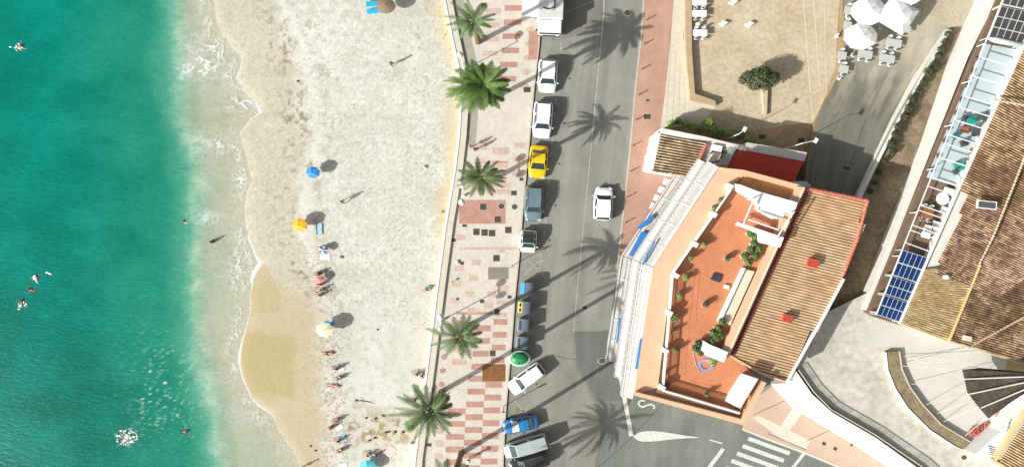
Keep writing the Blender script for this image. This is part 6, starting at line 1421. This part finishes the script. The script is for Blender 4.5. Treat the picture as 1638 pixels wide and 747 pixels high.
def chair(px, py, z, rz, label, m, group):
    k = m.name
    if k not in CP: CP[k] = chairproto(m); t = CP[k]
    else: t = copy_tree(CP[k])
    t.location = P(px, py, z+.6).xy.to_3d()+Vector((0, 0, z)); t.rotation_euler = (0, 0, rz); tag(t, label, 'chair', group); return t
def table(px, py, z, w_, d_, rz, label, m=None, rnd=False, chairs=4, cm=None, tn='', h=.75, group=None, cgroup='chairs round the tables'):
    q = P(px, py, z+h); t = thing('cafe_table', label, 'table', (q.x, q.y, z), rz, group)
    if rnd: MB().lathe([(w_/2, h-.04), (w_/2, h), (0, h)], 20).build('tabletop', m or M_ctop, t)
    else: MB().box((0, 0, h-.02), (w_, d_, .04)).build('tabletop', m or M_ctop, t, bevel=.01)
    if rnd: MB().tube([(0, 0, 0), (0, 0, h-.04)], .04, 8).build('leg', M_rim, t); MB().lathe([(.25, 0), (.24, .03), (.05, .05)], 12).build('foot', M_rim, t)
    else:
        for x in (-1, 1):
            for y in (-1, 1): MB().tube([(x*(w_/2-.08), y*(d_/2-.08), 0), (x*(w_/2-.08), y*(d_/2-.08), h-.04)], .025, 6).build('leg', M_rim, t)
    pos = {4: [(-.27, 1), (.27, 1), (-.27, -1), (.27, -1)], 2: [(0, 1), (0, -1)], 1: [(0, 1)], 0: []}[chairs]
    nm = {(-.27, 1): 'upper left', (.27, 1): 'upper right', (-.27, -1): 'lower left', (.27, -1): 'lower right', (0, 1): 'upper', (0, -1): 'lower'}
    rr = random.Random(int(px*7+py))
    for x, y in pos:
        lx, ly = x*w_, y*(d_/2+.16); wx = q.x+lx*math.cos(rz)-ly*math.sin(rz); wy = q.y+lx*math.sin(rz)+ly*math.cos(rz)
        k = (cm or M_chair).name
        if k not in CP: CP[k] = chairproto(cm or M_chair); c_ = CP[k]
        else: c_ = copy_tree(CP[k])
        c_.location = (wx, wy, z); c_.rotation_euler = (0, 0, rz+(0 if y > 0 else math.pi)+rr.uniform(-.15, .15)); tag(c_, f'{"dark" if cm is M_chd else "white"} chair at the {nm[(x, y)]} side of the {tn}', 'chair', cgroup)
    return t
for px, py, w_, lab, tn, nc in ((1430, 69, 1.9, 'grey table right of the round parasol, upper of the two on the right', 'upper right grey table', 4), (1419, 94, 1.9, 'grey table lowest on the right of the cafe', 'lowest right grey table', 4), (1384, 87, 1.8, 'grey table just below the lowest round parasol', 'table below the lowest round parasol', 4), (1447, 46, 1.6, 'grey table peeping out below the square parasol', 'table under the square parasol corner', 2), (1358, 17, 1.1, 'small grey table left of the uppermost round parasol', 'topmost small table beside the parasols', 2), (1356, 41, 1.0, 'small grey table upper left of the lowest round parasol', 'second small table beside the parasols', 2), (1412, 36, 1.4, 'brownish grey table in the gap between the three parasols', 'table between the three parasols', 2), (1347, 89, 1.1, 'small square table by the plaza edge, upper of two', 'upper small table by the plaza edge', 2), (1350, 111, 1.1, 'small square table by the plaza edge, lower of two', 'lower small table by the plaza edge', 2), (1465, 18, 1.2, 'grey table right of the square parasol near the top', 'table right of the square parasol', 1)):
    table(px, py, .02, w_, .95, -.17, lab, chairs=nc, tn=tn, group='cafe tables under the parasols', cgroup='chairs of the cafe')
chair(1343, 125, .02, 1.0, 'lone white chair at the lower end of the cafe by the plaza edge', M_chair, 'chairs of the cafe'); chair(1365, 88, .02, 2.6, 'lone white chair between the small tables and the long table', M_chair, 'chairs of the cafe'); chair(1402, 66, .02, .6, 'white chair half under the right rim of the lowest parasol', M_chair, 'chairs of the cafe')
chair(1339, 58, .02, .2, 'grey white chair alone at the plaza edge left of the lowest parasol', M_chair, 'chairs of the cafe')
parasol(1380, 57, .02, 3.0, 1.6, M_white, M_white, 'lowest round white cafe parasol', tilt=(0, 0), group='white cafe parasols', name='cafe_parasol', n=8, drop=.75, scallop=False); parasol(1393, 16, .02, 3.1, 1.7, M_white, M_white, 'upper round white cafe parasol touching the square one', group='white cafe parasols', name='cafe_parasol', n=8, drop=.75, scallop=False)
parasol(1440, 22, .02, 3.4, 2.45, M_white, M_white, 'square white cafe parasol with pointed corners', group='white cafe parasols', name='cafe_parasol', n=4, drop=.95, scallop=False); parasol(1455, -14, .02, 3.4, 1.6, M_white, M_white, 'white cafe parasol cut by the top edge', group='white cafe parasols', name='cafe_parasol', n=8, drop=.75, scallop=False)
for px, py, lab, tn in ((1119, 4, 'white clothed table at the top of the wall side row', 'topmost wall side table'), (1119, 22, 'white clothed table in the middle of the wall side row', 'middle wall side table'), (1120, 53, 'white clothed table lowest in the wall side row', 'lowest wall side table')):
    table(px, py, .1, 1.75, .8, 0, lab, m=M_white, chairs=4, tn=tn, group='white tables by the plaza wall', cgroup='chairs by the plaza wall')
table(1116, 39, .1, .5, .4, 0, 'tiny white side table between the middle and lowest wall side tables', m=M_white, chairs=0, tn='x')
for px, py, lab in ((1172, 5, 'white diamond shaped planter stone at the top of the plaza'), (1156, 39, 'white diamond shaped planter stone nearest the wall side tables'), (1198, 40, 'cream diamond shaped planter stone right of the others')):
    t = thing('stone_seat', lab.replace('planter stone', 'stone seat'), 'seat', P(px, py, .1), .1, 'stone seats on the plaza'); MB().prism([(-.62, .0), (0, -.34), (.62, 0.02), (.05, .34)], 0, .45).build('seat', M_wallw, t, bevel=.03); MB().prism([(-.4, .0), (0, -.2), (.4, 0.02), (.05, .2)], -.02, .02).build('base', M_cream, t)
raise_begin(3.2)
# ---- terrace furniture of the villa
M_teal = mat('teal_cloth', C(40, 160, 146), .6, .08, 3); M_dkch = mat('dark_rattan', C(82, 84, 84), .7, .2, 4); M_wood = mat('brown_wood', C(160, 104, 66), .6, .15, 3)
def low(px, py, w_, d_, h, rz, m, label, name, cat, z=ZT+.03):
    q = P(px, py, z+h); t = thing(name, label, cat, (q.x, q.y, z), rz, 'terrace furniture')
    MB().box((0, 0, h*.55), (w_, d_, h*.25)).build('seat' if 'chair' in name or 'sofa' in name else 'top', m, t, bevel=.04)
    if 'chair' in name or 'sofa' in name: MB().box((0, d_/2-.05, h*.85), (w_, .12, h*.6)).build('backrest', m, t, bevel=.03)
    for x in (-1, 1):
        for y in (-1, 1): MB().tube([(x*(w_/2-.07), y*(d_/2-.07), 0), (x*(w_/2-.07), y*(d_/2-.07), h*.5)], .03, 6).build('leg', M_black, t)
for a in ((1557, 193, 1.15, .8, .75, .2, M_teal, 'teal sofa chair in the upper group of the pale blue terrace', 'sofa_chair', 'chair'), (1547, 190, .7, .6, .7, 1.2, M_dkch, 'dark rattan chair left of the upper teal chair', 'rattan_chair', 'chair'), (1546, 207, .9, .8, .5, -.15, M_wood, 'brown wooden low table in the upper group', 'low_table', 'table'), (1563, 210, .9, 1.1, .75, .1, M_dkch, 'dark grey chair right of the brown low table', 'rattan_chair', 'chair'), (1531, 217, .7, .6, .75, .8, mat('teal_blue', C(60, 130, 150), .6), 'blue teal chair left of the brown low table', 'sofa_chair', 'chair'), (1545, 229, .9, .7, .75, .3, M_dkch, 'dark grey chair below the brown low table', 'rattan_chair', 'chair'), (1577, 188, .9, .6, .9, -.6, M_dkch, 'dark chair by the roof gutter in the upper group', 'rattan_chair', 'chair'), (1537, 266, 1.2, .9, .75, .15, M_teal, 'teal chair in the lower group of the pale blue terrace', 'sofa_chair', 'chair'), (1532, 274, .7, .6, .75, .6, M_dkch, 'dark chair beside the lower teal chair', 'rattan_chair', 'chair'), (1560, 243, .9, .7, .6, -.2, M_wood, 'brown wooden box by the gutter between the two groups', 'storage_box', 'box')): low(*a)
q = P(1483, 341, ZT+.75); table(1483, 341, ZT, 1.5, 1.2, -.2, 'brown wooden table on the dark open terrace', m=M_wood, chairs=4, tn='brown terrace table', group=None, cgroup='chairs on the dark terrace')
table(1508, 318, ZT, 1.5, 1.5, 0, 'round white table on the dark open terrace', m=M_white, rnd=True, chairs=0, tn='')
for px, py, w_, d_, lab in ((1521, 306, 1.2, .8, 'white cabinet by the gutter above the round white table'), (1515, 336, .9, .8, 'white cabinet by the gutter right of the brown table'), (1488, 366, 1.0, .7, 'white lounge chair on the dark terrace, upper one'), (1484, 376, 1.0, .7, 'pale lounge chair on the dark terrace, lower one'), (1500, 362, .9, 1.2, 'white cabinet by the gutter beside the lounge chairs'), (1593, 174, .8, 1.0, 'white rounded cabinet by the gutter at the end of the glass floor')):
    low(px, py, w_, d_, .9, -.3, M_shut, lab, 'lounge_chair' if 'chair' in lab[:22] else 'cabinet', 'chair' if 'chair' in lab[:22] else 'cabinet', z=ZT)
raise_end()
# ---- hose on the roof terrace
t = thing('garden_hose', 'coiled pale blue garden hose on the terracotta terrace', 'hose', P(1129, 583, ZF))
mb = MB(); pts = []
for i in range(70):
    a = i*.36; r_ = .5+.35*(i/70); pts.append((math.cos(a)*r_*1.05, math.sin(a)*r_*.85, .04+.0008*i))
mb.tube(pts, .035, 5); pts2 = [Vector(pts[-1])]
for (x, y) in ((1121, 596), (1113, 582), (1108, 555), (1112, 545), (1124, 541)): v = P(x, y, ZF+.04)-P(1129, 583, ZF); pts2.append(v)
mb.tube(pts2, .035, 5); mb.build('hose', mat('hose_blue', C(176, 196, 232), .5, .1, 5), t)
raise_begin(3.2)
# ================================================================ FAN SHAPED DARK SAIL AND ROPES
AP = (1690, 600); t = thing('shade_sail', 'huge dark fan shaped net sail with white spars at the lower right edge', 'sail', P(AP[0], AP[1], 0))
ez = 3.6; fan = [(1539, 591, ez), (1567, 588, ez), (1650, 597, 5.6), (AP[0], AP[1], 6.5), (1650, 620, 5.7), (1581, 669, ez), (1563, 648, ez), (1547, 627, ez), (1543, 607, ez)]
ps = [P(*f) for f in fan]; apx = ps[3]; rim_ = [ps[i] for i in (2, 1, 0, 8, 7, 6, 5, 4)]
s = MB()
for a, b in zip(rim_, rim_[1:]):
    for k in range(4):
        f0, f1 = k/4, (k+1)/4
        g = lambda p, f: p.lerp(apx, f)-UP*.35*math.sin(math.pi*f)
        s.add([g(a, f0), g(b, f0), g(b, f1), g(a, f1)], [(0, 1, 2, 3)])
s.build('net', mat('dark_net', C(72, 64, 56), .9, .45, .5, fine=.4, fscale=2.2), t, world=True)
for tip in ((1543, 606), (1550, 630), (1569, 652)):
    MB().bar(P(*tip, ez+.1), apx+UP*.12, .11).build('spar', M_cream, t, world=True)
MB().tube([(0, 0, 0), Vector((apx.x, apx.y, 6.8))-Vector((P(*AP, 0).x, P(*AP, 0).y, 0))], .14, 10).build('mast', M_white, t)
for i, (a, b, za) in enumerate((((1539, 591), (1428, 584), .6), ((1543, 606), (1440, 566), .6), ((1547, 626), (1447, 612), .6), ((1550, 632), (1474, 648), .6), ((1556, 640), (1496, 662), .6), ((1566, 650), (1505, 676), .6), ((1580, 668), (1540, 700), .6), ((1567, 588), (1450, 572), .6))):
    tt = thing('guy_rope', f'{ORD[i]} pale guy rope counted from the top of the dark fan shaped sail', 'rope', P(*b, .05), 0, 'guy ropes of the dark sail'); d = P(*a, ez)-P(*b, .05); MB().tube([(0, 0, .0), d*.5-UP*.1, d], .03, 5).build('rope', mat('rope', C(220, 210, 196), .8), tt); MB().lathe([(.08, 0), (.06, .1), (0, .12)], 8).build('anchor', M_cream, tt)
# flower bed, white annex roof, tiled corner roof, blue cover
t = thing('flower_bed', 'long bed of red flowers in two clumps beside the dark sail', 'flower bed', P(1580, 680, .03))
mb = MB(); mb2 = MB(); rr = random.Random(3)
for (x, y, rx, ry) in ((1568, 690, 1.5, .85), (1582, 683, 1.1, .7), (1558, 694, .6, .4), (1600, 670, .7, 1.0), (1607, 659, .55, .7)):
    q = P(x, y, .4)-P(1580, 680, .03); leafball(mb, (q.x, q.y, .25), RV((rx, ry, .25)), int(260*rx*ry)+40, rr, .11); leafball(mb2, (q.x, q.y, .2), RV((rx*.9, ry*.9, .2)), int(120*rx*ry)+20, rr, .12)
mb.build('flowers', mat('red_flowers', C(214, 86, 62), .7, .3, 3, col2=C(236, 150, 124)), t); mb2.build('leaves', mat('bed_leaves', C(180, 140, 110), .8, .2, 3), t)
t = thing('white_annex', 'small white flat roofed annex with a tiled lean-to in the lower right corner', 'building', P(1620, 700))
MB().pprism([(1636, 628), (1660, 640), (1640, 700), (1592, 742), (1560, 726), (1600, 690), (1630, 655)], 0, 2.6).build('wall', M_white, t, world=True)
MB().pprism([(1591, 738), (1650, 645), (1720, 700), (1660, 800)], 0, 2.95).build('lean_to_wall', M_cream, t, world=True)
tile_roof('tiled_roof', (P(1598, 739, 3.1), P(1652, 655, 3.1), P(1740, 700, 3.5), P(1690, 790, 3.5)), t, pitch=.30, course=.45, crest=(244, 218, 172), trough=(150, 100, 62), var=.15, amp=.05, seed=51)
MB().band([(1591, 738), (1650, 645)], 5, 2.6, 3.15).build('roof_edge', mat('yellow_edge', C(232, 212, 158), .8, .08, 2), t, world=True); MB().band([(1588, 736), (1640, 764)], 4, 2.6, 3.18).build('roof_edge', mat('yellow_edge', C(232, 212, 158), .8), t, world=True)
s = MB()
for i in range(5): line(s, (1582+i*1.2-2, 712+i*3.6), (1591+i*1.2+2, 716+i*3.6), 1.3, 2.62)
for i in range(3): line(s, (1610+i*1.4, 690-i*6), (1616+i*1.4, 681-i*6), 1.3, 2.62)
s.build('roof_lettering', M_black, t, world=True)
t = thing('blue_cover', 'rounded bright blue cover with a white rim on the tan strip below the villa', 'cover', P(1630, 573, .05), -.15)
MB().prism([(-.9, -.35), (-.7, -.5), (1.3, -.5), (1.3, .5), (-.7, .5), (-.9, .3)], 0, .35).build('rim', M_white, t, bevel=.06); MB().prism([(-.7, -.28), (-.5, -.38), (1.2, -.38), (1.2, .38), (-.5, .38), (-.7, .25)], .3, .5).build('cover', mat('cover_blue', C(36, 120, 190), .5, .06, 3), t, bevel=.06)
mb = MB().sheet([(1612, 575), (1700, 590), (1700, 615), (1606, 596)], .05); struct('tan_strip', mb, mat('tan_floor', C(206, 178, 128), .9, .1, 1))
raise_end()
